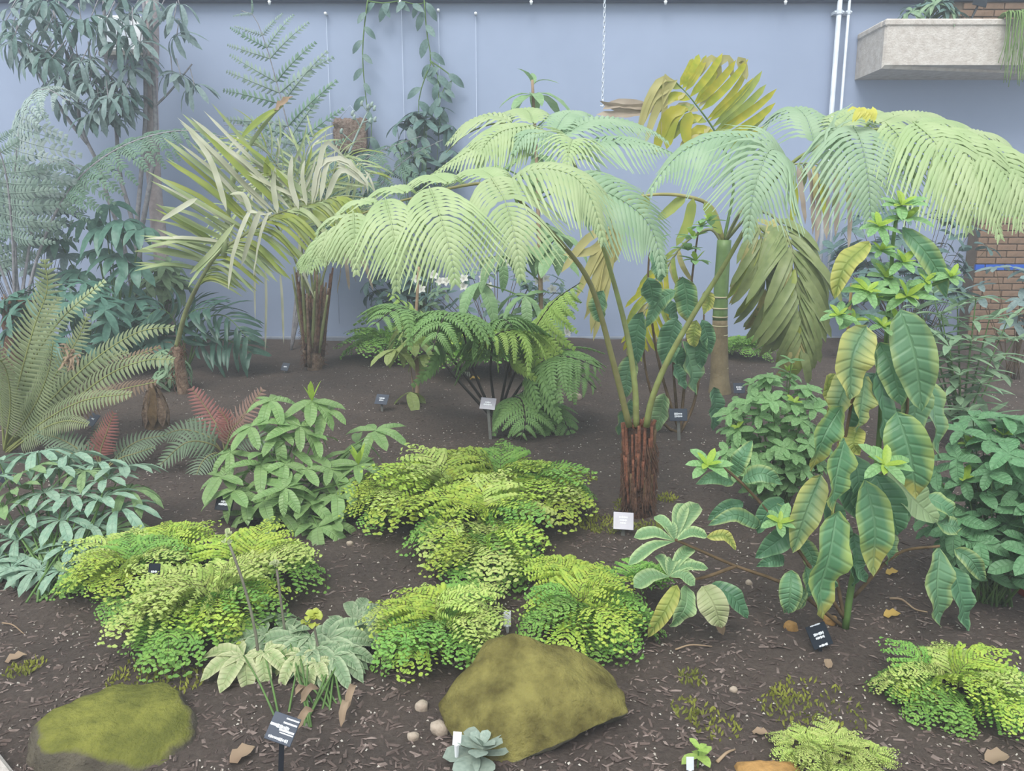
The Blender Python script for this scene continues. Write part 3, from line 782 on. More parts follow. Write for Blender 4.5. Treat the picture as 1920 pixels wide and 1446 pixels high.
# ------------------------------------------------------------------ maidenhair ferns
def maiden_frond(seed, leafy=0.34):
    r = random.Random(seed); st = MB(); lf = MB()
    up = r.uniform(0.34, 0.5)
    def rp(t):
        y = t * 0.92; z = up * math.sin(min(1.0, t * 1.15) * PI * 0.62) - 1.0 * max(0, t - 0.38) ** 1.6
        return Vector((0.05 * math.sin(seed + 2.5 * t), y, z))
    c = [rp(i / 14) for i in range(15)]; T = tangents(c)
    tube(st, c, 0.006, 0.002, 4, cap=False)
    def fan(p, d, nn, size):
        d = d.normalized(); s = d.cross(nn)
        if s.length < 1e-4: return
        s.normalize(); q = s.cross(d); vs = [p]; uv = [(0.5, 0.0)]
        arc = 1.15
        for k in range(5):
            a = -arc + 2 * arc * k / 4; rr = size * (1.0 if k % 2 == 0 else 1.12)
            vs.append(p + (d * math.cos(a) + s * math.sin(a)) * rr + q * (-0.25 * size * (k - 2) ** 2 / 4)); uv.append((k / 4, 1.0))
        lf.add(vs, [(0, 1, 2), (0, 2, 3), (0, 3, 4), (0, 4, 5)], uv)
    npin = 11
    for i in range(npin):
        u = (i + 0.3) / npin; t = leafy + (1 - leafy) * u; k = min(14, int(t * 14)); pos, tn = c[k], T[k]
        s = tn.cross(Vector((0, 0, 1))).normalized(); nn = s.cross(tn)
        L = 0.46 * (1 - u) ** 0.8 + 0.05
        for sd in (-1, 1):
            a = 0.5 + 0.3 * u + r.uniform(-.15, .15)
            d = (s * sd * math.cos(a) + tn * math.sin(a)).normalized()
            nl = max(2, int(L / 0.034)); pc = []
            for q in range(nl + 1):
                v = q / nl; pc.append(pos + d * (L * v) + Vector((0, 0, 0.04 * math.sin(PI * v) - 0.42 * L * v * v)))
            tube(st, pc, 0.0028, 0.0014, 3, cap=False)
            pt = tangents(pc)
            for q in range(nl + 1):
                w = pt[q].cross(nn).normalized()
                for sg in ((-1, 1) if q < nl else (0,)):
                    dd = w * sg * 0.9 + pt[q] * (0.45 if sg else 1.0) + Vector((r.uniform(-.25, .25), r.uniform(-.25, .25), r.uniform(-.45, 0.05)))
                    fan(pc[q], dd, nn + Vector((r.uniform(-.4, .4), r.uniform(-.4, .4), r.uniform(-.2, .2))), r.uniform(0.025, 0.037))
    fan(c[-1], T[-1], Vector((0, 0, 1)), 0.04)
    return st, lf
MF = {}
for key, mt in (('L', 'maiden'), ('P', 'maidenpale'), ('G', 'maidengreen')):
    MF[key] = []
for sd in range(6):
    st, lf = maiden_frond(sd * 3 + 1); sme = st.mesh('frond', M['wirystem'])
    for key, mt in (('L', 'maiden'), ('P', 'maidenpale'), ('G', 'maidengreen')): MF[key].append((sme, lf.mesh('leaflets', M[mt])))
def maidenhair(label, crowns, mix='LLG', seed=1, group='maidenhair ferns in the bed'):
    """crowns: (pixel x, pixel y on the ground, length of fronds in m, number, (yaw from, yaw to))"""
    r = random.Random(seed); b0 = G(crowns[0][0], crowns[0][1])
    t = thing('maidenhair_fern', label, 'fern', b0, group)
    for cr in crowns:
        px, py, L, n = cr[:4]; y0, y1 = cr[4] if len(cr) > 4 else (0, 2 * PI); lift = cr[5] if len(cr) > 5 else 1.0
        b = G(px, py)
        for k in range(n):
            yaw = y0 + (y1 - y0) * (k + r.uniform(0, .9)) / n
            lay = (k * 7 % n) / n
            el = math.radians(54 - 50 * lay + r.uniform(-8, 8)) * lift
            l = L * 0.88 * r.uniform(0.75, 1.1) * (1.0 - 0.12 * lay)
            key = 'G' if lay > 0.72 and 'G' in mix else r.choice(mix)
            sme, lme = r.choice(MF[key])
            d = Vector((math.cos(yaw) * math.cos(el), math.sin(yaw) * math.cos(el), math.sin(el)))
            upv = Vector((-math.cos(yaw) * math.sin(el), -math.sin(yaw) * math.sin(el), math.cos(el)))
            off = Vector((math.cos(yaw), math.sin(yaw), 0)) * r.uniform(0, .05) - Vector((0, 0, 0.01))
            f = link('frond', sme, t, frame(b - b0 + off, d, upv, l))
            q = link('leaflets', lme, f); q['kind'] = 'stuff'
    return t
maidenhair('lime maidenhair fern beside the blue-green palmate shrub at the left', [(265, 1112, 0.37, 17), (225, 1098, 0.32, 9, (1.6, 4.6)), (305, 1080, 0.36, 8, (0.5, 2.6))], 'LLPG', 3)
maidenhair('pale lime maidenhair fern behind the flower stalks of the mottled hellebore', [(415, 1180, 0.42, 20), (470, 1110, 0.42, 12, (-0.6, 2.6)), (345, 1195, 0.36, 10, (2.6, 5.4))], 'PPLG', 5)
maidenhair('largest lime maidenhair fern filling the middle of the bed', [(905, 1035, 0.56, 20), (930, 955, 0.54, 16, (-0.4, 3.6)), (830, 985, 0.56, 14, (1.2, 4.4)), (1000, 975, 0.52, 13, (-1.4, 1.8)), (900, 1075, 0.46, 10, (3.4, 6.0)), (730, 975, 0.42, 11, (1.2, 5.0))], 'LLLPG', 8)
maidenhair('lime maidenhair fern at the left of the pointed mossy rock', [(832, 1228, 0.37, 18), (800, 1205, 0.31, 8, (1.6, 4.4)), (855, 1180, 0.3, 6, (0.2, 2.4))], 'LPGG', 12)
maidenhair('bright maidenhair fern at the right behind the pointed mossy rock', [(1085, 1190, 0.38, 18), (1105, 1195, 0.33, 9, (-2.0, 1.2)), (1070, 1145, 0.34, 8, (0.2, 2.8))], 'LLGG', 14)
maidenhair('pale lime maidenhair fern alone in the bottom right corner', [(1785, 1330, 0.29, 22), (1745, 1320, 0.24, 8, (1.8, 4.6)), (1815, 1320, 0.26, 9, (-1.4, 1.6))], 'PPLG', 17)
maidenhair('tiny pale maidenhair seedling clump at the bottom edge', [(1560, 1440, 0.17, 12), (1615, 1442, 0.13, 8), (1510, 1432, 0.13, 6)], 'PP', 19)
maidenhair('shaded maidenhair fern against the wall left of the black-stalked fern', [(715, 678, 0.62, 12), (760, 672, 0.55, 8)], 'GG', 21)
maidenhair('shaded maidenhair fern behind the black stalks of the dark-stemmed fern', [(880, 706, 0.72, 14), (955, 706, 0.72, 14)], 'GGL', 23)
maidenhair('small far maidenhair fern beside the ringed palm trunk', [(1400, 672, 0.42, 12), (1380, 668, 0.36, 8)], 'GG', 25)
maidenhair('small dull maidenhair sprig under the felted pale-edged leaves', [(1195, 1128, 0.26, 7, (-1.2, 1.6))], 'GG', 27)

# ------------------------------------------------------------------ leafy helpers
def whorl(par, org, pos, meshes, n, L, el=0.25, ax=None, rnd=RND, spread=0.3, yaw0=None, name='leaf', wsc=(0.9, 1.1)):
    ax = Vector(ax).normalized() if ax is not None else Vector((0, 0, 1))
    u = ax.orthogonal().normalized(); w = ax.cross(u)
    y0 = rnd.uniform(0, 6.28) if yaw0 is None else yaw0
    for k in range(n):
        a = y0 + 2 * PI * k / n + rnd.uniform(-.25, .25); e = el + rnd.uniform(-spread, spread)
        d = (u * math.cos(a) + w * math.sin(a)) * math.cos(e) + ax * math.sin(e)
        l = L * rnd.uniform(0.75, 1.12)
        link(name, rnd.choice(meshes), par, frame(pos - org, d, ax, l, l * rnd.uniform(*wsc)))
def stem(par, org, pts, r0, r1, mat, name='stem', n=8, sides=6):
    mb = MB(); tube(mb, pts, r0, r1, sides, n); return mb.build(name, mat, par, org)
def bend(a, b, up=0.1, side=0.0):
    mid = a.lerp(b, 0.5); mid.z += up * (b - a).length; mid.x += side
    return [a, mid, b]

# glossy light-green shrub in front of the soil patch
rl = [unit_leaf('leaf', M['rhodo'], 0.17, d, 0.22, OVAL, 6, 5, 0.05, k) for k, d in enumerate((0.1, 0.25, 0.42, 0.6))]
rn = [unit_leaf('leaf', M['rhodonew'], 0.13, d, 0.3, LANCE, 5, 3, 0, k) for k, d in enumerate((0.0, 0.2))]
b0 = G(540, 968); RH = thing('glossy_leaved_shrub', 'light green glossy-leaved shrub with whorled leaves and upright yellow-green shoot tips', 'shrub', b0)
tips = [(507, 752, 4.05, 6, .17, 0), (585, 752, 4.1, 7, .18, 1), (563, 800, 4.0, 7, .2, 0), (612, 770, 4.1, 4, .16, 0), (470, 800, 3.95, 6, .2, 0), (432, 848, 3.9, 6, .18, 0), (415, 893, 3.8, 6, .17, 0),
        (703, 808, 4.15, 7, .2, 0), (668, 832, 4.2, 5, .17, 0), (672, 872, 3.95, 7, .18, 1), (620, 880, 3.9, 6, .19, 0), (575, 880, 3.85, 6, .18, 0), (535, 870, 3.85, 6, .18, 0), (490, 870, 3.85, 6, .18, 0),
        (440, 920, 3.75, 7, .17, 0), (535, 915, 3.7, 7, .17, 0), (495, 940, 3.7, 6, .18, 0), (632, 928, 3.8, 6, .18, 0), (580, 945, 3.75, 6, .17, 0), (598, 1020, 3.62, 7, .17, 0), (628, 995, 3.66, 5, .15, 0), (570, 985, 3.7, 6, .15, 0), (455, 965, 3.75, 5, .17, 0), (525, 965, 3.72, 6, .17, 0), (655, 905, 3.85, 5, .17, 0), (520, 820, 3.95, 6, .18, 0)]
for (px, py, d, n, L, nw) in tips:
    p = P(px, py, d); gp = gz(p.x, p.y); p.z = max(p.z, gp + 0.05)
    s0 = b0 + V(RND.uniform(-.12, .12), RND.uniform(-.08, .08), 0.0)
    stem(RH, b0, [s0, s0.lerp(p, 0.5) + V(0, 0, 0.04), p], 0.007, 0.004, M['greenstem'])
    whorl(RH, b0, p, rl, n, L, -0.05, (RND.uniform(-.3, .3), -0.25, 1), RND, 0.35)
    q = s0.lerp(p, 0.72); whorl(RH, b0, q, rl, 3, L * 0.9, 0.1)
    if nw: whorl(RH, b0, p, rn, 4, 0.12, 1.15, None, RND, 0.15)

# blue-green palmate shrub at the left
def palmate_mesh(name, mat, n=8, w=0.13, droop=0.3, fan=2 * PI, jag=False, seed=0, pf=OBOV, cols=3, nseg=5):
    r = random.Random(seed); mb = MB()
    for k in range(n):
        a = -fan / 2 + fan * (k + 0.5) / n if fan < 6 else fan * k / n
        L = (0.75 + 0.25 * math.cos(a if fan < 6 else 0)) * r.uniform(0.85, 1.08); dd = droop * r.uniform(0.6, 1.3)
        d = Vector((math.sin(a), math.cos(a), 0))
        pts = [d * (L * t) + Vector((0, 0, 0.1 * math.sin(PI * t) * L - dd * t * t)) for t in (0, .33, .66, 1)]
        blade(mb, pts, w, Vector((0, 0, 1)), nseg, 0.25, pf, 0.0, cols, seed=k)
    return mb.mesh(name, mat)
pm = [palmate_mesh('leaf', M['palmate'], 9, 0.125, dr, seed=s) for s, dr in enumerate((0.2, 0.35, 0.5))]
pmy = [palmate_mesh('leaf', M['palmateyel'], 9, 0.125, dr, seed=s + 5) for s, dr in enumerate((0.2, 0.4))]
b0 = G(110, 1110); PS = thing('palmate_leaved_shrub', 'low blue-green shrub of finger-like palmate leaves at the left edge', 'shrub', b0)
lv = [(55, 885, 3.6), (110, 880, 3.62), (160, 885, 3.6), (200, 900, 3.58), (230, 880, 3.7), (30, 920, 3.5), (85, 925, 3.5), (135, 930, 3.48), (190, 935, 3.5), (225, 955, 3.5), (10, 950, 3.45), (60, 965, 3.42), (115, 975, 3.4), (165, 985, 3.4), (210, 995, 3.42), (35, 1010, 3.35), (90, 1015, 3.32), (140, 1025, 3.3), (185, 1035, 3.34), (5, 1055, 3.28), (50, 1060, 3.26), (100, 1065, 3.22), (150, 1075, 3.24), (25, 1100, 3.18), (75, 1105, 3.15), (120, 1105, 3.15), (-25, 900, 3.5), (-30, 1000, 3.35), (-20, 1080, 3.2), (240, 920, 3.6), (70, 850, 3.75), (130, 860, 3.75), (185, 870, 3.72), (0, 870, 3.7)]
for k, (px, py, d) in enumerate(lv):
    p = P(px, py, d)
    p.z = max(p.z, gz(p.x, p.y) + 0.05)
    out = (p - (b0 + V(0, 0, 0.1))); out.z = 0
    ax = Vector((out.x * 0.9 + RND.uniform(-.25, .25), out.y * 0.7 - 0.25 + RND.uniform(-.2, .2), 1.0))
    stem(PS, b0, [b0 + V(RND.uniform(-.1, .1), RND.uniform(-.1, .1), 0), b0.lerp(p, 0.6) + V(0, 0, -0.03), p], 0.005, 0.003, M['greenstem'], 'leaf_stalk', 6, 5)
    me = RND.choice(pmy) if RND.random() < 0.22 else RND.choice(pm)
    yaw = RND.uniform(0, 6.28)
    link('leaf', me, PS, frame(p - b0, Vector((math.cos(yaw), math.sin(yaw), 0)) - ax.normalized() * (Vector((math.cos(yaw), math.sin(yaw), 0)).dot(ax.normalized())), ax, m(70, d) * RND.uniform(0.85, 1.15)))

# mottled hellebore in front
b0 = G(575, 1365); HE = thing('hellebore', 'low mottled green hellebore with tall bare flower stalks behind the striped label', 'perennial', b0)
hm = [palmate_mesh('leaf', M['helle'], 7, 0.17, dr, 4.6, seed=s + 20, pf=OVAL, cols=5) for s, dr in enumerate((0.2, 0.35, 0.5))]
hp = [palmate_mesh('leaf', M['hellepale'], 6, 0.2, dr, 4.2, seed=s + 30, pf=OVAL, cols=5) for s, dr in enumerate((0.35, 0.55))]
for (px, py, d, yaw, sz, pale) in [(472, 1255, 2.66, 2.6, 75, 0), (585, 1246, 2.62, -1.5, 88, 0), (668, 1238, 2.74, 0.1, 62, 0), (462, 1300, 2.5, -2.2, 72, 1), (615, 1275, 2.6, -0.6, 82, 0), (545, 1275, 2.62, 2.2, 60, 0), (500, 1300, 2.52, -1.0, 60, 1), (625, 1310, 2.5, -1.0, 66, 0), (570, 1320, 2.5, -1.7, 56, 1), (520, 1260, 2.72, 1.5, 60, 0), (640, 1265, 2.66, 0.8, 60, 0), (600, 1335, 2.46, -1.4, 46, 1), (560, 1250, 2.6, -2.4, 70, 0), (640, 1290, 2.54, -0.9, 66, 0), (505, 1255, 2.64, -2.0, 66, 0), (590, 1290, 2.54, -1.3, 66, 0), (690, 1250, 2.7, -0.4, 54, 0)]:
    p = P(px, py, d); p.z = max(p.z, gz(p.x, p.y) + 0.06)
    stem(HE, b0, bend(b0 + V(RND.uniform(-.09, .09), RND.uniform(-.0, .12), 0), p, 0.05), 0.004, 0.003, M['greenstem'], 'leaf_stalk', 6, 5)
    y = Vector((math.cos(yaw), math.sin(yaw), -0.12)); ax = Vector((math.cos(yaw) * .3, math.sin(yaw) * .2 - .6, 1))
    link('leaf', RND.choice(hp if pale else hm), HE, frame(p - b0, y, ax, m(sz * 1.3, d)))
for pts, fl in (([(575, 1365), (500, 1310, 2.5), (478, 1180, 2.52), (455, 1090, 2.54), (428, 1015, 2.56)], 0), ([(575, 1365), (543, 1245, 2.6), (531, 1160, 2.62), (519, 1068, 2.64)], 0), ([(580, 1365), (604, 1290, 2.52), (597, 1220, 2.54), (588, 1170, 2.55)], 1)):
    pp = [b0] + [P(*q) for q in pts[1:]]
    sx = stem(HE, b0, pp, 0.0065, 0.0045, M['purplestem'], 'flower_stalk', 14)
    tp = pp[-1]
    for k in range(15 if fl else 6):
        a = RND.uniform(0, 6.28); L = RND.uniform(.02, .03) if fl else 0.02
        q = tp + V(RND.uniform(-.028, .028), RND.uniform(-.02, .02), RND.uniform(-.01, .045)) * (1 if fl else .6)
        mb = MB(); e = q + V(math.cos(a) * L, math.sin(a) * L, RND.uniform(-.01, .02)); blade(mb, [q, q.lerp(e, .5) + V(0, 0, .006), e], L * 0.45, Vector((0, -.5, 1)), 4, 0.4, OVAL, 0, 3)
        mb.build('bract', M['flowery'] if fl else M['hellepale'], sx, b0)
for (a, b) in (((650, 1345), (670, 1310)), ((565, 1330), (600, 1318)), ((640, 1375), (655, 1340)), ((560, 1378), (590, 1360)), ((575, 1315), (555, 1330))):
    p = G(*a, 0.02); q = G(*b, 0.05); mb = MB(); blade(mb, [p, p.lerp(q, .5) + V(0, 0, .03), q], 0.012, n=6, fold=.6, wavy=.5); mb.build('withered_leaf', M['deadleaf'], HE, b0)

# felted succulent rosette beside the white tag
b0 = G(898, 1428); SU = thing('grey_succulent', 'grey felted rosette plant under the white tag beside the mossy rock', 'succulent', b0)
sl = [unit_leaf('leaf', M['succ'], 0.32, d, 0.2, OBOV, 6, 5) for d in (0.1, 0.35)]
whorl(SU, b0, b0 + V(0, 0, 0.02), sl, 6, 0.12, 0.25); whorl(SU, b0, b0 + V(0.01, 0, 0.04), sl, 5, 0.09, 0.6); whorl(SU, b0, b0 + V(0.01, 0, 0.05), sl, 4, 0.055, 0.9)
b0 = G(1308, 1440); SD = thing('leafy_seedling', 'small bright green seedling beside a grey tag at the bottom edge', 'seedling', b0)
sl = [unit_leaf('leaf', M['blackfernnew'], 0.27, d, 0.2, OVAL, 5, 3, .1) for d in (0.1, 0.35)]
stem(SD, b0, [b0, b0 + V(0, 0, .06)], 0.003, 0.002, M['greenstem']); whorl(SD, b0, b0 + V(0, 0, .04), sl, 4, .055, .3); whorl(SD, b0, b0 + V(0, 0, .06), sl, 4, .04, .6)

# ------------------------------------------------------------------ rocks
def rock(name, label, base, planes, mat, parent=None, sub=28, nz=0.05, center=(0, 0, 0), cat='rock', nsc=5.0, group=None):
    mb = MB(); vs = []; fs = []; nu, nv = sub * 2, sub
    cx = Vector(center)
    for j in range(nv + 1):
        th = PI * j / nv
        for i in range(nu):
            ph = 2 * PI * i / nu
            d = Vector((math.sin(th) * math.cos(ph), math.sin(th) * math.sin(ph), math.cos(th)))
            s = 0.0
            for (n, dist) in planes:
                k = max(0.0, n.dot(d)) / dist
                s += k ** 14
            rr = s ** (-1 / 14.0)
            rr *= 1 + nz * noise.noise(d * nsc + cx) + nz * 0.5 * noise.noise(d * nsc * 2.7 + cx)
            vs.append(base + cx + d * rr); 
    for j in range(nv):
        for i in range(nu):
            a = j * nu + i; b = j * nu + (i + 1) % nu
            fs.append((a, a + nu, b + nu, b))
    mb.add(vs, fs); o = mb.build(name, mat, None, base); o.location = base
    return tag(o, label, cat, group)
def pn(x, y, z, d): return (Vector((x, y, z)).normalized(), d)
import bmesh
def hull_rock(name, label, base, pts, mat, nz=0.016, cuts=4, nsc=8.0):
    bm = bmesh.new()
    for p in pts: bm.verts.new((p[0], p[1] * .85, p[2] * .88))
    r = bmesh.ops.convex_hull(bm, input=bm.verts)
    for g in set(r['geom_interior']) | set(r['geom_unused']):
        if isinstance(g, bmesh.types.BMVert) and g.is_valid: bm.verts.remove(g)
    for k in range(cuts):
        bmesh.ops.subdivide_edges(bm, edges=bm.edges[:], cuts=1, use_grid_fill=True)
        bmesh.ops.triangulate(bm, faces=bm.faces[:])
        bmesh.ops.smooth_vert(bm, verts=bm.verts[:], factor=0.22 if k else 0.08, use_axis_x=True, use_axis_y=True, use_axis_z=True)
    bm.normal_update()
    for v in bm.verts:
        v.co += v.normal * (nz * noise.noise(v.co * nsc) + nz * 0.5 * noise.noise(v.co * nsc * 2.6))
    me = bpy.data.meshes.new(name); bm.to_mesh(me); bm.free(); me.materials.append(mat)
    me.polygons.foreach_set('use_smooth', [True] * len(me.polygons))
    o = link(name, me); o.location = base
    return tag(o, label, 'rock')
rb = G(990, 1360)
hull_rock('mossy_rock', 'pointed olive moss-covered rock standing in the middle foreground', rb,
     [(-.29, .0, .07), (-.28, -.06, .04), (.31, .03, .10), (.32, -.04, .075), (.28, .12, -.05), (-.085, .16, .275), (-.01, .16, .27), (.14, .16, .215), (-.13, .2, .23), (.23, .12, .15), (-.15, -.19, .03), (-.10, -.22, -.03), (-.02, -.2, .03), (.1, -.18, .055), (.2, -.14, .07), (.1, -.02, -.06), (0, .38, .1), (-.2, .3, .0), (.26, .28, .05), (.25, .2, -.08), (-.2, .1, -.08), (-.04, -.15, .11), (.1, .0, .2)], M['moss'])
rb = G(215, 1385)
rock('flat_mossy_stone', 'low flat stone with yellow moss in the bottom left foreground', rb,
     [pn(0, 0, 1, .05), pn(1, .1, .25, .235), pn(-1, -.2, .3, .23), pn(0.1, -1, .35, .14), pn(-.1, 1, .35, .2), pn(.7, -.7, .35, .19), pn(-.7, .7, .3, .2), pn(-.7, -.7, .4, .19), pn(.7, .7, .35, .21), pn(0, 0, -1, .1), pn(.2, -.25, .95, .055)],
     M['moss2'], center=(0, 0, 0.02), nz=0.09, nsc=3.5)
rb = G(1440, 1452)
rock('orange_mossy_stone', 'orange-brown mossy stone just showing at the bottom edge', rb, [pn(0, 0, 1, .03), pn(1, 0, .2, .09), pn(-1, 0, .2, .09), pn(0, -1, .3, .06), pn(0, 1, .3, .03), pn(0, 0, -1, .05)], M['tanstone'], nz=.08, sub=12)
for px, py, s, mt, lb in ((790, 1328, .022, 'stone', 'pale grey pebble left of the pointed mossy rock'), (1482, 1178, .026, 'tanstone', 'tan pebble left of the black label by the big-leaved plant'), (657, 1022, .017, 'stone', 'small pinkish pebble right of the glossy-leaved shrub'), (1404, 1095, .016, 'stone', 'small pale pebble between the felted leaves and the big-leaved plant'), (775, 1385, .018, 'stone', 'small pale pebble nearest the white tag by the mossy rock'), (1080, 748, .05, 'stone', 'grey stone on the soil beneath the black-stalked fern'), (825, 1372, .03, 'stone', 'half-buried tan stone touching the left foot of the mossy rock'), (1556, 1168, .028, 'tanstone', 'knobbly tan stone at the foot of the big-leaved plant'), (1375, 1296, .014, 'stone', 'little pale pebble on the bare soil at the right foreground')):
    b = G(px, py)
    r_ = RND
    rock('pebble', lb, b + V(0, 0, s * .3), [pn(r_.uniform(-1, 1), r_.uniform(-1, 1), r_.uniform(-1, 1), s * r_.uniform(.8, 1.1)) for _ in range(16)] + [pn(0, 0, 1, s * .7), pn(0, 0, -1, s * .7), pn(1, 0, 0, s), pn(-1, 0, 0, s), pn(0, 1, 0, s), pn(0, -1, 0, s)], M[mt], sub=9, nz=.1, cat='pebble', group='pebbles on the soil')

# ------------------------------------------------------------------ plant labels
def plant_label(label, px, py, w, h, mat, yaw=0.0, tilt=-0.6, roll=0.0, post=None, base=None, lines=((0, .5, .55), (-.18, .42, .5)), pm='post', frame_=False, seed=0, group='plant name labels', d=None):
    """plate centre at a pixel, standing on a stake in the soil"""
    bp = G(*base); dd = bp.y if d is None else d
    c = P(px, py, dd); W, H = m(w, dd), m(h, dd)
    t = thing('plant_label', label, 'plant label', bp, group)
    R3 = Matrix.Rotation(yaw, 3, 'Z') @ Matrix.Rotation(tilt, 3, 'X') @ Matrix.Rotation(roll, 3, 'Y')
    mb = MB(); bevbox(mb, c, (W, 0.004, H), 0.0012, rot=R3); pl_ = mb.build('plate', M[mat], t, bp, False)
    if post is not False:
        mb = MB(); tp = c + R3 @ V(0, 0.006, -H * 0.1)
        pw = max(0.0045, W * 0.09)
        vs = []
        for q, z in ((Vector((bp.x, bp.y, bp.z - .03)), 0), (tp, 1)):
            vs += [q + V(-pw, -.002, 0), q + V(pw, -.002, 0), q + V(pw, .003, 0), q + V(-pw, .003, 0)]
        mb.add(vs, [(0, 1, 5, 4), (1, 2, 6, 5), (2, 3, 7, 6), (3, 0, 4, 7), (4, 5, 6, 7)]); mb.build('stake', M[pm], t, bp, False)
    r = random.Random(seed)
    for (zc, wf, hgt) in lines:           # small white lettering, too small to read
        mb = MB(); x = -wf / 2
        while x < wf / 2:
            cw = r.uniform(.035, .06); hh = r.choice((0.075, 0.075, 0.11)) * hgt * 2
            q = c + R3 @ V(x * W, -0.0028, zc * H); box(mb, q, (cw * W * .8, 0.0006, hh * H), rot=R3); x += cw * 1.05
        o = mb.build('lettering', M['blacktext'], pl_, bp, False); o['kind'] = 'stuff'
    return t, c, R3, W, H, pl_, bp
L1 = plant_label('slate label with bright white streaks on a black stake in the front', 530, 1367, 60, 56, 'slate', 0.0, -0.75, 0.3, True, (524, 1480), lines=((-.36, .7, .5), (.05, .5, .6)), pm='blackpost')
t, c, R3, W, H, pl_, bp = L1
for k, (zc, x0, x1, th) in enumerate(((.38, .0, .48, .05), (.22, -.05, .46, .06), (.06, -.48, -.2, .09), (-.05, -.1, .46, .07), (-.14, -.05, .46, .04))):
    mb = MB(); box(mb, c + R3 @ V((x0 + x1) / 2 * W, -.0026, zc * H), ((x1 - x0) * W, .0006, th * H), rot=R3); mb.build('white_streak', M['blacktext'], pl_, bp, False)
plant_label('black label leaning at the foot of the big-leaved plant', 1536, 1192, 44, 46, 'black', 0.1, -0.55, -0.25, True, (1540, 1222), lines=((.08, .5, .55), (-.08, .42, .55), (-.42, .4, .45), (.47, .5, .3)), pm='blackpost', seed=3)
plant_label('pale glossy grey label at the foot of the tree fern trunk', 1169, 977, 40, 36, 'greylabel', -0.05, -0.7, 0.05, True, (1168, 1004), lines=((.2, .4, .5), (0.03, .34, .5), (-.13, .3, .5)), seed=4)
plant_label('slate grey label on a stake behind the tree fern trunk at the right', 1272, 778, 34, 24, 'slate', 0.0, -0.3, 0.0, True, (1274, 826), lines=((.08, .44, .8), (-.12, .4, .8)), seed=5)
plant_label('pale glossy label on a metal stake among the black-stalked fern', 915, 757, 30, 25, 'greylabel', -0.1, -0.7, 0.08, True, (920, 824), lines=((.1, .34, .6), (-.1, .5, .6)), seed=6)
plant_label('small dark label on bare soil left of the thin sapling', 716, 749, 25, 23, 'slate', -0.15, -0.8, 0.05, True, (716, 772), lines=((.1, .4, .6), (-.1, .3, .6)), seed=7)
plant_label('tiny dark label on bare soil left of the shaggy palm base', 535, 688, 15, 17, 'slate', -0.15, -0.7, 0.1, True, (536, 699), lines=((.0, .4, .8),), seed=8)
plant_label('dark label below the browning fern fronds at the left', 174, 787, 22, 25, 'slate', -0.3, -0.7, 0.25, True, (172, 806), lines=((.05, .3, .7),), seed=9)
plant_label('black label in the shade of the glossy-leaved shrub', 421, 944, 34, 28, 'black', 0.1, -0.6, 0.12, True, (424, 970), lines=((.12, .4, .8), (-.08, .6, .8)), seed=10, d=3.72)
plant_label('narrow black label standing inside the left lime maidenhair fern', 288, 1082, 22, 52, 'black', 0.5, -0.4, 0.2, True, (292, 1125), lines=((.2, .5, .4), (0, .5, .4), (-.2, .5, .4)), seed=11, d=2.78, pm='blackpost')
plant_label('black label at the left edge behind the palmate shrub', 8, 893, 30, 26, 'black', -0.3, -0.6, 0.3, True, (6, 915), lines=((.1, .5, .7),), seed=12)
plant_label('dark label half hidden right of the ringed palm trunk', 1386, 728, 22, 20, 'slate', 0, -0.4, 0, True, (1386, 748), lines=((.1, .5, .8), (-.1, .4, .8)), seed=13)
a = P(1835, 8, 8.6)
t = thing('planter_label', 'navy label on a slanted stake in the concrete planter', 'plant label', Vector((P(1815, 32, 8.6).x, 8.6, zt_p - 0.01)))
og = t.location.copy(); mb = MB(); tube(mb, [og, a], 0.012, 0.012, 5); mb.build('stake', M['blackpost'], t, og, False)
mb = MB(); bevbox(mb, a + V(0, -.02, 0.02), (0.14, .008, .1), .002, rot=Matrix.Rotation(-.3, 3, 'X') @ Matrix.Rotation(.25, 3, 'Y')); mb.build('plate', M['black'], t, og, False)
def tagstick(label, px, py, w, h, base, mat='white', roll=0.0, tilt=-.25):
    b = G(*base); c = P(px, py, b.y); t = thing('plant_tag', label, 'tag', b, 'small white plant tags')
    R3 = Matrix.Rotation(tilt, 3, 'X') @ Matrix.Rotation(roll, 3, 'Y')
    mb = MB(); bevbox(mb, c, (m(w, b.y), .002, m(h, b.y)), .0008, rot=R3); mb.build('blade', M[mat], t, b, False)
    mb = MB(); q = c + R3 @ V(0, 0, -m(h, b.y) * .45); tube(mb, [q, Vector((b.x, b.y, b.z - .02))], m(w, b.y) * .3, .002, 4); mb.build('point', M[mat], t, b, False)
tagstick('white plastic tag standing in the grey succulent', 857, 1385, 18, 28, (856, 1436), roll=.08)
tagstick('white tag between the two maidenhair ferns behind the mossy rock', 951, 1160, 15, 32, (952, 1186))
tagstick('pale grey tag beside the small seedling at the bottom edge', 1294, 1432, 16, 28, (1296, 1462), 'conduit')
tagstick('tiny white tag beside the red young fern frond', 375, 786, 12, 10, (376, 796))
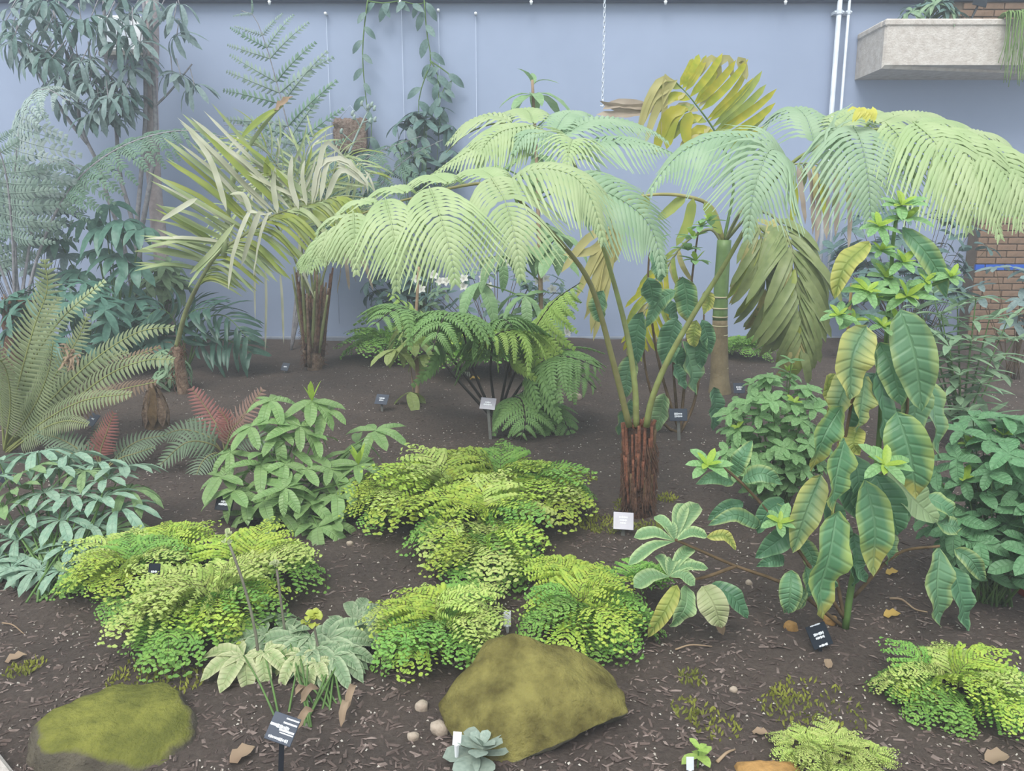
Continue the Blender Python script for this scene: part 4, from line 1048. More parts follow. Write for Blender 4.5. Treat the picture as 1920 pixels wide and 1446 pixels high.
# ------------------------------------------------------------------ big drooping-leaved plant (right front)
b0 = G(1585, 1178); BP = thing('drooping_big_leaved_plant', 'tall plant with huge drooping puckered leaves, many yellowed, in the right foreground', 'shrub', b0)
def bigleaf(par, org, pts, wpx, mat, N=None, wavy=0.2, fold=0.28, pf=prof(0.62, 0.85), n=12, seed=0.0, name='leaf'):
    pp = PL(pts); d = pp[0].y
    mb = MB(); blade(mb, pp, m(wpx / 2, d), N if N is not None else Vector((RND.uniform(-.7, .7), -0.85, 0.5)), n, fold, pf, wavy, 7, seed=seed, wfreq=5)
    o = mb.build(name, mat, par, org)
    return o
D = 2.78
BL = [([(1624, 612), (1598, 672), (1594, 750)], 72, 'bigY', 2.62), ([(1622, 706), (1614, 765), (1606, 812)], 62, 'bigY', 2.66), ([(1645, 640), (1654, 745), (1661, 845)], 60, 'bigD', 2.72),
      ([(1689, 580), (1716, 670), (1728, 770)], 76, 'bigA', 2.64), ([(1650, 642), (1676, 700), (1690, 762)], 52, 'bigA', 2.7), ([(1578, 762), (1546, 816), (1521, 884)], 58, 'bigT', 2.66),
      ([(1584, 822), (1568, 890), (1558, 966)], 72, 'bigT', 2.58), ([(1540, 890), (1512, 960), (1486, 1036)], 56, 'bigY', 2.64), ([(1569, 958), (1555, 1040), (1538, 1105), (1545, 1162)], 88, 'bigT', 2.5),
      ([(1682, 772), (1706, 850), (1718, 934)], 82, 'bigT', 2.6), ([(1622, 900), (1640, 985), (1636, 1078)], 68, 'bigT', 2.62), ([(1662, 880), (1712, 936), (1758, 980)], 64, 'bigP', 2.72),
      ([(1640, 888), (1668, 950), (1684, 1006)], 64, 'bigD', 2.7), ([(1762, 1028), (1757, 1100), (1761, 1174)], 64, 'bigA', 2.6), ([(1786, 1060), (1802, 1120), (1812, 1182)], 56, 'bigD', 2.72),
      ([(1630, 455), (1584, 500), (1564, 562)], 40, 'bigYel', 2.68), ([(1692, 427), (1734, 472), (1760, 514), (1775, 560)], 38, 'bigA', 2.74), ([(1736, 700), (1752, 780), (1758, 860)], 62, 'bigA', 2.82),
      ([(1498, 985), (1462, 1012), (1416, 1046)], 46, 'bigD', 2.7), ([(1484, 1070), (1482, 1110), (1478, 1152)], 44, 'bigA', 2.62), ([(1745, 975), (1775, 985), (1802, 990)], 42, 'bigA', 2.78),
      ([(1472, 1050), (1445, 1052), (1418, 1062)], 26, 'bigD', 2.7), ([(1378, 890), (1390, 860), (1411, 826)], 36, 'bigA', 2.76), ([(1375, 906), (1340, 896), (1304, 908)], 28, 'bigA', 2.72),
      ([(1391, 903), (1428, 888), (1467, 908)], 34, 'bigA', 2.7), ([(1426, 988), (1378, 966), (1327, 986)], 30, 'bigA', 2.7), ([(1393, 944), (1360, 952), (1326, 976)], 26, 'bigD', 2.76),
      ([(1560, 780), (1552, 720), (1566, 700)], 40, 'bigYel', 2.8), ([(1610, 800), (1600, 830), (1612, 852)], 40, 'bigYel', 2.7), ([(1530, 1040), (1540, 1080), (1570, 1100)], 40, 'bigD', 2.7),
      ([(1590, 1040), (1610, 1070), (1626, 1092)], 34, 'bigD', 2.68), ([(1500, 1010), (1520, 1040), (1525, 1075)], 34, 'bigA', 2.72), ([(1600, 850), (1610, 900), (1606, 960)], 56, 'bigD', 2.76), ([(1690, 860), (1700, 920), (1690, 985)], 60, 'bigD', 2.84), ([(1560, 890), (1600, 930), (1625, 980)], 60, 'bigD', 2.8), ([(1640, 700), (1600, 760), (1590, 830)], 60, 'bigD', 2.84), ([(1660, 760), (1690, 830), (1690, 900)], 70, 'bigD', 2.8), ([(1790, 1030), (1820, 1050), (1845, 1090)], 34, 'bigA', 2.74), ([(1455, 945), (1470, 990), (1462, 1040)], 40, 'bigA', 2.72), ([(1500, 1090), (1490, 1120), (1470, 1150)], 40, 'bigA', 2.66), ([(1510, 1060), (1516, 1100), (1500, 1140)], 44, 'bigA', 2.68), ([(1600, 1000), (1606, 1050), (1600, 1100)], 50, 'bigD', 2.7), ([(1650, 985), (1668, 1030), (1664, 1060)], 44, 'bigA', 2.74), ([(1540, 930), (1570, 990), (1590, 1050)], 56, 'bigD', 2.74), ([(1470, 940), (1440, 960), (1420, 1000)], 40, 'bigD', 2.74), ([(1700, 690), (1716, 760), (1700, 830)], 60, 'bigA', 2.78), ([(1600, 690), (1580, 740), (1560, 790)], 52, 'bigY', 2.74), ([(1730, 930), (1770, 950), (1790, 985)], 44, 'bigA', 2.8)]
for k, (pts, w, mt, d) in enumerate(BL):
    dz = [0.04, -0.02, -0.0, 0.01]
    pts3 = [(q[0], q[1], d + (0.06 if i == 0 else 0.0) + 0.015 * i) for i, q in enumerate(pts)]
    bigleaf(BP, b0, pts3, w, M[mt], seed=k * 1.7)
# stems
main = [b0] + PL([(1600, 1080, 2.78), (1640, 900, 2.82), (1654, 740, 2.82), (1662, 634, 2.8), (1670, 534, 2.78), (1676, 435, 2.78), (1690, 385, 2.78)])
stem(BP, b0, main, 0.014, 0.006, M['greenstem'], 'stem', 24, 8)
for pts in ([(1585, 1178, 2.78), (1560, 1000, 2.76), (1585, 820, 2.74), (1626, 616, 2.68)], [(1590, 1170, 2.78), (1510, 1050, 2.74), (1440, 960, 2.76), (1385, 900, 2.76), (1345, 870, 2.74)], [(1600, 1120, 2.79), (1680, 1040, 2.76), (1762, 1024, 2.66)], [(1640, 900, 2.82), (1665, 880, 2.7), (1662, 868, 2.62)], [(1668, 560, 2.79), (1720, 545, 2.76), (1785, 520, 2.74)], [(1668, 540, 2.79), (1620, 545, 2.74), (1575, 590, 2.7)], [(1585, 1178, 2.78), (1480, 1100, 2.74), (1380, 1062, 2.74), (1307, 1030, 2.72), (1266, 1012, 2.7)], [(1380, 1062, 2.74), (1310, 1085, 2.7), (1256, 1082, 2.66)], [(1600, 1100, 2.8), (1640, 980, 2.8), (1700, 780, 2.78), (1690, 590, 2.74)]):
    stem(BP, b0, PL(pts), 0.008, 0.005, M['woodstem'] if pts[0][1] > 1000 else M['greenstem'], 'branch', 12)
nl = [unit_leaf('young_leaf', M['rhodonew'], 0.2, d, 0.3, OVAL, 5, 3, 0, k) for k, d in enumerate((0.05, 0.25))]
nlm = [unit_leaf('young_leaf', M['mint'], 0.2, d, 0.25, OVAL, 5, 3, 0, k) for k, d in enumerate((0.15, 0.4))]
for (px, py, d, L, n) in ((1690, 385, 2.78, .075, 7), (1648, 425, 2.76, .07, 6), (1652, 470, 2.76, .06, 6), (1694, 492, 2.75, .075, 6), (1626, 545, 2.72, .08, 7), (1700, 556, 2.74, .085, 7), (1782, 520, 2.74, .06, 6), (1572, 592, 2.7, .06, 6), (1656, 612, 2.72, .06, 6), (1735, 527, 2.76, .06, 5), (1660, 872, 2.56, .1, 6), (1462, 980, 2.68, .07, 6), (1326, 872, 2.74, .08, 6), (1640, 560, 2.78, .07, 5), (1680, 600, 2.76, .07, 5), (1600, 600, 2.72, .06, 5), (1700, 410, 2.78, .08, 5), (1660, 520, 2.8, .08, 5)):
    p = P(px, py, d); whorl(BP, b0, p, nlm, n, L * 1.15, 0.25, (0, -.5, .9), name='young_leaf'); whorl(BP, b0, p, nl, n - 2, L * .8, 0.7, (0, -.5, .9), name='young_leaf')
# the low felted side branch
for cx, cy, d, lst in ((1266, 1015, 2.7, [((1310, 945), 40), ((1282, 944), 32), ((1226, 969), 24), ((1188, 1008), 30), ((1178, 1060), 26), ((1327, 1006), 28), ((1250, 985), 24)]),
                       (1254, 1082, 2.66, [((1230, 1042), 22), ((1302, 1026), 28), ((1310, 1060), 26), ((1188, 1102), 36), ((1303, 1098), 28), ((1328, 1066), 24), ((1262, 1050), 24)])):
    for (tp, w) in lst:
        mx, my = (cx + tp[0]) / 2, (cy + tp[1]) / 2 - 12
        dd = d - 0.0016 * (tp[1] - cy)
        bigleaf(BP, b0, [(cx, cy, d), (mx, my, (d + dd) / 2), (tp[0], tp[1], dd)], w, M['varieg'], Vector((0, -.5, .85)), 0.06, 0.25, OBOV, 8)
for pts, w, mt in (([(1270, 1098, 2.66), (1250, 1140, 2.6), (1214, 1196, 2.62)], 34, 'bigYel'), ([(1288, 1100, 2.66), (1284, 1140, 2.58), (1256, 1176, 2.6)], 46, 'varieg'), ([(1318, 1100, 2.66), (1338, 1135, 2.6), (1352, 1178, 2.6)], 58, 'hellepale'), ([(1330, 1098, 2.7), (1372, 1118, 2.66), (1402, 1160, 2.66)], 40, 'bigD'), ([(1325, 1008, 2.7), (1360, 1005, 2.7), (1380, 1032, 2.7)], 22, 'bigYel'), ([(1260, 1105, 2.68), (1262, 1135, 2.66), (1270, 1160, 2.66)], 40, 'bigD'), ([(1340, 1140, 2.68), (1350, 1170, 2.66), (1356, 1192, 2.66)], 22, 'deadleaf')):
    bigleaf(BP, b0, pts, w, M[mt], None, 0.15)
cb_ = G(1548, 1120); ctp = P(1597, 532, 2.84)
t = thing('bamboo_cane', 'thin bamboo cane staking the drooping big-leaved plant', 'cane', cb_)
mb = MB(); cc = [cb_.lerp(ctp, k / 12) for k in range(13)]; tube(mb, cc, 0.0055, 0.0055, 8, rfun=None); mb.build('cane', M['bamboo'], t, cb_)
for k in (2, 4, 6, 8, 10):
    mb = MB(); q = cb_.lerp(ctp, k / 12 + .03); dv = (ctp - cb_).normalized() * .004; tube(mb, [q - dv, q + dv], 0.0066, 0.0066, 8); mb.build('node', M['palestem'], t, cb_)

# ------------------------------------------------------------------ leafy bushes on the right
def bush(name, label, base, centre, rad, meshes, tips, per, L, stemmat, seed=1, el=0.15, new=None, nn=0, clip=None, cat='shrub', low=-0.5, group=None, fill=0):
    r = random.Random(seed); t = thing(name, label, cat, base, group); lowp = []
    for k in range(tips):
        for _ in range(30):
            d = Vector((r.gauss(0, 1), r.gauss(0, 1), r.gauss(0, 1))).normalized()
            if d.z > low and d.y < 0.55: break
        s = r.uniform(0.72, 1.02)
        p = centre + Vector((d.x * rad[0] * s, d.y * rad[1] * s, d.z * rad[2] * s))
        p.z = max(p.z, gz(p.x, p.y) + 0.04)
        stem(t, base, [base + V(r.uniform(-.06, .06), r.uniform(-.04, .04), 0), base.lerp(p, .55) + V(0, 0, .02), p], 0.005, 0.0025, stemmat, 'stem', 6, 4)
        ax = Vector((d.x * .7, d.y * .5 - .2, 1.0 + d.z * .3))
        whorl(t, base, p, meshes, per, L, el, ax, r, 0.35)
        lowp.append((base.lerp(p, .8), ax)); lowp.append((base.lerp(p, .62), ax))
        if new and k < nn: whorl(t, base, p + V(0, 0, .01), new, 4, L * .6, .7, ax, r, .2)
    if fill:
        fm_ = MB()
        for (p, ax) in lowp:
            for q in range(fill):
                a = r.uniform(0, 6.28); e = r.uniform(-.4, .4); d = Vector((math.cos(a), math.sin(a), e)); l = L * r.uniform(.7, 1.1)
                me = r.choice(meshes); X = frame(p + Vector((r.uniform(-.04, .04), r.uniform(-.04, .04), r.uniform(-.03, .03))), d, ax, l)
                uvd = me.uv_layers[0].data; uvs = [(0.5, 0.5)] * len(me.vertices)
                for lp in me.loops: uvs[lp.vertex_index] = tuple(uvd[lp.index].uv)
                fm_.add([X @ v.co for v in me.vertices], [tuple(pl.vertices) for pl in me.polygons], uvs)
        o = fm_.build('inner_foliage', meshes[0].materials[0], t, base); o['kind'] = 'stuff'
    return t
ml = [unit_leaf('leaf', M['mint'], 0.24, d, 0.2, OVAL, 5, 3, 0.06, k) for k, d in enumerate((0.1, 0.3, 0.5))]
mdl = [unit_leaf('leaf', M['mintd'], 0.24, d, 0.2, OVAL, 5, 5, 0.06, k) for k, d in enumerate((0.1, 0.3, 0.5))]
mnew = [unit_leaf('leaf', M['rhodonew'], 0.24, d, 0.3, OVAL, 5, 3, 0, k) for k, d in enumerate((0.1, 0.2))]
b = G(1460, 962); bush('soft_leaved_bush', 'rounded bush of small soft green leaves left of the drooping big-leaved plant', b, P(1452, 812, b.y - .02), (m(108, b.y), .3, m(145, b.y)), ml, 49, 6, 0.085, M['greenstem'], 4, .1, mnew, 4, fill=4)
b = G(1860, 1130); bush('dark_leaved_bush', 'dense deeper green bush at the right edge above the corner maidenhair', b, P(1872, 940, b.y + .05), (m(135, b.y), .34, m(185, b.y)), mdl, 58, 5, 0.1, M['greenstem'], 9, .1, mnew, 9, fill=4)
ll = [unit_leaf('leaf', M['lancegrey'], 0.12, d, 0.25, LANCE, 5, 3, 0, k) for k, d in enumerate((0.05, 0.2, 0.4))]
b = G(1800, 830); bb = b
OL = thing('narrow_leaved_shrub', 'upright grey-green shrub of narrow pointed leaves behind the drooping plant', 'shrub', b)
for (px, py, dd) in ((1765, 590, .1), (1795, 575, .2), (1830, 560, 0), (1855, 600, .15), (1745, 640, .2), (1780, 650, -.1), (1820, 640, -.1), (1860, 670, 0), (1800, 700, -.2), (1760, 710, 0), (1840, 720, -.1), (1815, 770, -.25), (1780, 780, -.2), (1850, 780, -.1), (1900, 640, .3), (1890, 600, .4), (1725, 580, .3), (1750, 550, .35)):
    p = P(px, py, b.y + dd); stem(OL, b, bend(b, p, .05), .008, .004, M['greenstem'], 'stem', 8, 5)
    whorl(OL, b, p, ll, 6, m(58, b.y), .35); whorl(OL, b, b.lerp(p, .85), ll, 5, m(60, b.y), .15); whorl(OL, b, b.lerp(p, .68), ll, 4, m(56, b.y), .05)
# dark shrub against the wall
dl = [unit_leaf('leaf', M['backdark'], 0.2, d, 0.2, OVAL, 5, 3, 0, k) for k, d in enumerate((0.1, 0.4))]
b = Vector((P(1700, 600, 8.3).x, 8.3, gz(4, 8.3)))
bush('dark_wall_shrub', 'dark blue-green shrub against the wall left of the brick wall', b, P(1700, 455, 8.3), (m(150, 8.3), .3, m(75, 8.3)), dl, 44, 5, 0.18, M['woodstem'], 12, .1, low=-.9, fill=2)
b = Vector((P(1720, 640, 7.6).x, 7.6, gz(4, 7.6)))
bush('dim_low_shrub', 'dim green shrub behind the narrow-leaved shrub below the dark wall shrub', b, P(1690, 560, 7.7), (m(140, 7.7), .35, m(60, 7.7)), dl, 30, 5, 0.2, M['woodstem'], 13, .1, low=-.9)
b = Vector((P(1905, 640, 7.0).x, 7.0, gz(4.5, 7.0)))
bl_ = [unit_leaf('leaf', M['backgrey'], 0.2, d, 0.2, OVAL, 5, 3, 0, k) for k, d in enumerate((0.1, 0.4))]
bush('greyish_edge_shrub', 'thin grey-green shrub in front of the blue-banded brick wall', b, P(1900, 560, 7.0), (m(60, 7.), .3, m(70, 7.)), bl_, 16, 5, 0.16, M['woodstem'], 14, .1, low=-.9)
# red pot edge at the right
p = P(1926, 1032, 3.05)
t = thing('red_pot', 'red plastic pot just showing at the right edge under the dark bush', 'pot', Vector((p.x + .04, 3.05, gz(p.x, 3.05))))
og = t.location.copy(); zz = p.z - og.z
mb = MB(); tube(mb, [og, og + V(0, 0, zz * .9)], .05, .07, 16); mb.build('body', M['red'], t, og)
mb = MB(); tube(mb, [og + V(0, 0, zz * .9), og + V(0, 0, zz * 1.05)], .078, .078, 16); mb.build('rim', M['red'], t, og)

# ------------------------------------------------------------------ dark big-leaved plant behind the tree fern stalks
b0 = G(1275, 812); BK = thing('shaded_big_leaved_plant', 'dark green big-leaved drooping plant behind the tree fern stalks', 'shrub', b0)
dB = b0.y
KL = [([(1205, 585), (1194, 625), (1196, 682)], 36, 'bigD'), ([(1280, 518), (1288, 560), (1290, 608)], 42, 'bigT'), ([(1268, 545), (1236, 566), (1210, 616)], 28, 'bigA'), ([(1268, 596), (1256, 640), (1247, 692)], 42, 'bigD'), ([(1284, 640), (1296, 690), (1303, 740)], 54, 'bigA'),
      ([(1316, 600), (1326, 630), (1331, 664)], 28, 'bigD'), ([(1262, 684), (1274, 705), (1285, 730)], 26, 'bigD'), ([(1186, 665), (1176, 705), (1174, 746)], 36, 'bigA'), ([(1338, 726), (1341, 765), (1338, 808)], 34, 'bigD'), ([(1246, 738), (1240, 770), (1231, 810)], 36, 'varieg'),
      ([(1184, 750), (1170, 780), (1158, 818)], 38, 'bigA'), ([(1214, 522), (1222, 545), (1224, 574)], 36, 'bigD'), ([(1238, 566), (1255, 580), (1268, 602)], 30, 'bigD'), ([(1306, 600), (1300, 630), (1302, 652)], 26, 'bigYel'), ([(1322, 545), (1330, 565), (1318, 590)], 24, 'bigYel'), ([(1222, 470), (1235, 500), (1240, 530)], 34, 'bigA'), ([(1318, 625), (1312, 660), (1316, 690)], 34, 'bigD'), ([(1250, 640), (1270, 670), (1280, 700)], 40, 'bigD'), ([(1130, 545), (1122, 580), (1126, 605)], 34, 'bigA')]
for k, (pts, w, mt) in enumerate(KL):
    bigleaf(BK, b0, [(q[0], q[1], dB - .05 * (k % 4) + .03 * i) for i, q in enumerate(pts)], w * 1.08, M[mt], seed=k)
for pts in ([(1240, 700), (1222, 600), (1215, 500), (1225, 455)], [(1285, 700), (1290, 600), (1300, 500), (1310, 430)], [(1300, 760), (1315, 680), (1320, 590)], [(1240, 790), (1210, 690), (1205, 585)], [(1268, 760), (1262, 650), (1275, 520)]):
    stem(BK, b0, [b0] + [P(q[0], q[1], dB + .08) for q in pts], .012, .006, M['woodstem'], 'stem', 12)
for (px, py) in ((1315, 425), (1300, 445), (1290, 470), (1225, 455), (1305, 490), (1330, 415)):
    p = P(px, py, dB); whorl(BK, b0, p, nlm, 6, .13, .3, name='young_leaf'); whorl(BK, b0, p, nl, 3, .09, .7, name='young_leaf')
# ------------------------------------------------------------------ palms
def ulf(name, mat, w, droop, n=6, kink=None, seed=0):
    """long strap leaflet, length 1; a kinked one is snapped and hangs from the break"""
    pts = []
    for i in range(7):
        t = i / 6
        if kink is None: pts.append(Vector((0.03 * math.sin(seed + 2 * t), t * (1 - .3 * droop * t), 0.06 * math.sin(PI * t) - droop * t * t)))
        else: pts.append(Vector((0.02 * math.sin(seed + 3 * t), min(t, kink + .04 + (t - kink) * .12), 0.08 * t if t < kink else 0.08 * kink - (t - kink))))
    mb = MB(); blade(mb, pts, w, Vector((0, 0, 1)), n, 0.45, STRAP, 0, 3)
    return mb.mesh(name, mat)
def palm_frond(par, org, pts, meshes, n, L, rmat, r0=.012, start=.35, N=Vector((0, -.5, .85)), ang=.7, drop=.1, rnd=RND, sides=(-1, 1), Lprof=None, jit=.15, wts=None, fall=0.0, label=None):
    c = catmull(pts, 40); T = tangents(c); mb = MB(); tube(mb, c, r0, r0 * .25, 6); fr = mb.build('frond', rmat, par, org)
    if label: fr['label'] = label
    for i in range(n):
        u = (i + .5) / n; t = start + (1 - start) * u; k = min(40, int(t * 40)); pos, tn = c[k], T[k]
        s = tn.cross(N); s.normalize(); nn = s.cross(tn)
        l = L * (Lprof(u) if Lprof else min(1, .6 + 1.5 * u) * (1 - .55 * u ** 2))
        for sd in sides:
            a = ang + .3 * u + rnd.uniform(-jit, jit)
            d = s * sd * math.cos(a) + tn * math.sin(a) + Vector((0, 0, -drop - fall * rnd.random())) + nn * .2
            me = rnd.choices(meshes, wts)[0] if wts else rnd.choice(meshes)
            ll_ = l * rnd.uniform(.85, 1.1)
            link('leaflet', me, fr, frame(pos - org, d, nn, ll_, L * rnd.uniform(.8, 1.1)))
    return fr
def straps(par, org, lst, mat, w, d, name='leaflet', N=None, twist=0.0):
    for q in lst:
        mb = MB(); pts = [P(a[0], a[1], a[2] if len(a) > 2 else d) for a in q]
        blade(mb, pts, w, N or Vector((RND.uniform(-.5, .5), -.85, .3)), 8, .3, STRAP, .1, 3, twist=RND.uniform(-twist, twist)); mb.build(name, mat, par, org)

# shaggy feather palm left of centre
pa_ = G(590, 692); PA = thing('feather_palm', 'pale feather palm with a shaggy fibrous base and tattered arching leaves', 'palm', pa_); dA = pa_.y
mb = MB(); tube(mb, [pa_ - V(0, 0, .05), P(590, 640, dA), P(586, 560, dA)], m(15, dA), m(17, dA), 14, 10, rfun=lambda t: 1 + .08 * math.sin(t * 40)); mb.build('trunk', M['palmbase'], PA, pa_)
for k in range(26):
    a = 2 * PI * k / 26; rr = m(15.5, dA); z0 = RND.uniform(0, .45)
    lo = pa_ + V(math.cos(a) * rr, math.sin(a) * rr, z0); hi = P(586 + 36 * math.cos(a) * RND.uniform(.7, 1.1), 545 - RND.uniform(-10, 45), dA + .2 * math.sin(a))
    mb = MB(); tube(mb, [lo, lo.lerp(hi, .5) + V(0, 0, 0), hi], .022, .009, 5, 6); mb.build('leaf_base', (M['palmbase'], M['fibredark'], M['petiole'])[k % 3], PA, pa_)
mb = MB()
for k in range(220):
    a = RND.uniform(0, 6.28); rr = m(18, dA); z = RND.uniform(.05, .75); p = pa_ + V(math.cos(a) * rr, math.sin(a) * rr, z); q = p + V(math.cos(a) * .05, math.sin(a) * .05, RND.uniform(-.12, .1)); tube(mb, [p, q], .004, .001, 3, cap=False)
o = mb.build('trunk_fibre', M['fibredark'], PA, pa_); o['kind'] = 'stuff'
pme = [ulf('leaflet', M['palmleaf'], .022, d, seed=k) for k, d in enumerate((.1, .4, .8))] + [ulf('leaflet', M['palmdry'], .018, .5, seed=8), ulf('leaflet', M['palmdry'], .018, 0, kink=.45), ulf('leaflet', M['palmgreen'], .024, .3)]
wt = [3, 4, 3, 2, 1.5, 1.2]
for pts, n, L in (([(580, 560, dA), (560, 440, dA - .1), (535, 340, dA - .25), (485, 275, dA - .4), (420, 285, dA - .5)], 22, .6),
                  ([(590, 560, dA), (600, 440, dA), (618, 345, dA - .1), (650, 295, dA - .2), (700, 330, dA - .3)], 22, .55),
                  ([(582, 560, dA), (545, 470, dA - .1), (505, 410, dA - .3), (450, 400, dA - .5), (400, 460, dA - .6)], 15, .5),
                  ([(588, 560, dA), (575, 420, dA + .1), (570, 310, dA + .2), (590, 250, dA + .3)], 14, .5),
                  ([(594, 560, dA), (625, 460, dA + .1), (660, 400, dA + .1), (715, 395, dA)], 13, .45),
                  ([(586, 560, dA), (600, 450, dA - .2), (560, 350, dA - .5), (520, 330, dA - .7), (470, 360, dA - .85)], 18, .52)):
    palm_frond(PA, pa_, PL(pts), pme, n, L, M['petiole'], .013, .45, ang=.6, drop=.05, wts=wt, jit=.35)
straps(PA, pa_, [[(560, 520), (563, 500), (575, 470)], [(640, 440), (655, 480), (668, 530)], [(650, 440), (668, 470), (690, 520)], [(660, 445), (680, 480), (700, 545)], [(645, 450), (650, 500), (655, 545)], [(635, 440), (640, 500), (632, 550)]], M['palmbrown'], .018, dA + .1, 'dead_leaflet', twist=2)
straps(PA, pa_, [[(497, 500), (499, 560), (497, 662)], [(525, 510), (529, 560), (532, 645)], [(480, 470), (478, 540), (479, 600)], [(560, 430), (566, 500), (590, 560)]], M['palmdry'], .011, dA - .2, 'dry_leaflet', twist=1)
straps(PA, pa_, [[(592, 470), (620, 440), (652, 455), (610, 490)], [(555, 420), (600, 405), (640, 430)]], M['palmgreen'], .05, dA - .3)

# leaning single-frond palm (its fan of leaflets sweeps left)
pb_ = G(345, 738); PB = thing('leaning_palm', 'palm with one leaning green-stalked leaf and long leaflets sweeping to the left', 'palm', pb_); dB2 = pb_.y
mb = MB(); tube(mb, [pb_ - V(0, 0, .03), P(338, 690, dB2), P(330, 650, dB2)], .05, .04, 10, 8); mb.build('trunk', M['palmbase'], PB, pb_)
mb = MB()
for k in range(90):
    p = P(335 + RND.uniform(-14, 14), RND.uniform(640, 720), dB2 - .03); q = p + V(RND.uniform(-.09, .06), RND.uniform(-.06, .04), RND.uniform(-.14, .02)); tube(mb, [p, q], .004, .001, 3, cap=False)
o = mb.build('trunk_fibre', M['fibredark'], PB, pb_); o['kind'] = 'stuff'
rach = PL([(330, 655, dB2), (352, 575, dB2 - .1), (398, 489, dB2 - .3), (432, 458, dB2 - .4), (480, 427, dB2 - .5), (515, 403, dB2 - .55), (575, 384, dB2 - .6), (640, 368, dB2 - .65), (690, 372, dB2 - .66)])
mb = MB(); tube(mb, rach, .022, .004, 7, 40); FRB = mb.build('frond', M['petiole'], PB, pb_)
rc = catmull(rach, 60)
tipsL = [(246, 500), (240, 478), (258, 462), (262, 440), (275, 418), (285, 402), (262, 455), (298, 385), (292, 350), (300, 330), (288, 310), (310, 295), (318, 262), (345, 268), (330, 215), (352, 205), (385, 250), (395, 205), (420, 262), (447, 300)]
tipsL = [q for q in tipsL for _ in (0, 1)]
for k, (tx, ty) in enumerate(tipsL):
    i = 20 + int(k * .78); p = rc[min(60, i)]; q = P(tx + RND.uniform(-16, 22), ty + RND.uniform(-14, 14), p.y - .1 + .05 * (k % 4)); mid = p.lerp(q, .5) + V(0, 0, .05 - .03 * (k % 3))
    mb = MB(); blade(mb, [p, mid, q], RND.uniform(.014, .024), Vector((RND.uniform(-.3, .3), -.6, .75)), 7, .4, STRAP, .1, 3, twist=RND.uniform(-.6, .6)); mb.build('leaflet', RND.choice([M['palmleaf'], M['palmleaf'], M['palmgreen'], M['palmdry'], M['palmdry'], M['palmolive']]), FRB, pb_)
for k in range(44):
    k = k * .545; i = 16 + int(k * 1.7); p = rc[min(60, i)]; px = 470 + k * 9; t_ = k / 24
    tx, ty = 440 + k * 11 + RND.uniform(-15, 15), 560 - k * 5 + RND.uniform(-20, 15)
    q = P(tx, ty, p.y - .15); mid = p.lerp(q, .45) + V(0, -.05, .08)
    mb = MB(); blade(mb, [p, mid, q], RND.uniform(.012, .02), Vector((RND.uniform(-.4, .4), -.7, .6)), 7, .4, STRAP, .1, 3, twist=RND.uniform(-.6, .6)); mb.build('leaflet', RND.choice([M['palmolive'], M['palmleaf'], M['palmleaf'], M['palmgreen']]), FRB, pb_)
for q, mt in (([(490, 400), (470, 395), (440, 470), (428, 545)], 'palmdry'), ([(500, 402), (488, 398), (470, 440), (452, 500)], 'palmdry'), ([(510, 398), (505, 396), (490, 440), (475, 520)], 'palmdry'), ([(470, 400), (455, 365), (430, 365)], 'palmdry'), ([(370, 372), (340, 390), (300, 415)], 'palmdry'), ([(420, 455), (380, 500), (352, 540)], 'palmleaf'), ([(440, 420), (400, 470), (355, 515)], 'palmleaf'), ([(425, 395), (395, 300), (350, 240)], 'palmdry'), ([(560, 392), (545, 340), (548, 290)], 'palmdry'), ([(520, 400), (512, 350), (516, 312)], 'palmdry'), ([(575, 385), (568, 330), (572, 300)], 'palmdry'), ([(600, 378), (620, 300), (680, 330), (690, 365)], 'palmdry'), ([(610, 376), (640, 320), (690, 350)], 'palmdry'), ([(585, 382), (600, 310), (650, 300), (680, 345)], 'palmdry'), ([(590, 380), (610, 270), (650, 300)], 'palmdry'), ([(498, 300), (500, 330), (503, 325), (500, 290)], 'palmgreen')):
    straps(FRB, pb_, [q], M[mt], .02, dB2 - .65, twist=.8)
sp_ = PL([(420, 480, dB2 - .4), (440, 330, dB2 - .4), (494, 235, dB2 - .4), (530, 196, dB2 - .4)])
mb = MB(); tube(mb, sp_, .022, .012, 7, 12); mb.build('spear', M['palmleaf'], PB, pb_)
mb = MB(); blade(mb, PL([(450, 262, dB2 - .42), (495, 225, dB2 - .44), (528, 200, dB2 - .42)]), .035, n=8, fold=.7); mb.build('spear_sheath', M['palmgreen'], PB, pb_)
mb = MB(); blade(mb, PL([(515, 208, dB2 - .43), (535, 192, dB2 - .43), (548, 180, dB2 - .42)]), .03, n=6, fold=.7, wavy=.4); mb.build('spear_tip', M['deadleaf'], PB, pb_)

# dark low palm leaf
pd_ = G(352, 690); PD = thing('dark_low_palm', 'low dark green palm with arching leaves against the wall foot', 'palm', pd_)
dme = [ulf('leaflet', M['darkpalm'], .05, d, seed=k) for k, d in enumerate((.2, .6))]
for pts in ([(352, 690), (375, 610), (420, 592), (470, 640)], [(352, 690), (380, 640), (430, 640), (478, 665)], [(350, 690), (330, 610), (300, 580), (262, 610)], [(350, 690), (345, 620), (360, 585), (400, 575)], [(352, 690), (300, 650), (250, 640), (200, 665)]):
    palm_frond(PD, pd_, [P(q[0], q[1], pd_.y - .12 * i) for i, q in enumerate(pts)], dme, 12, .42, M['greenstem'], .012, .3, ang=.5, drop=.25)

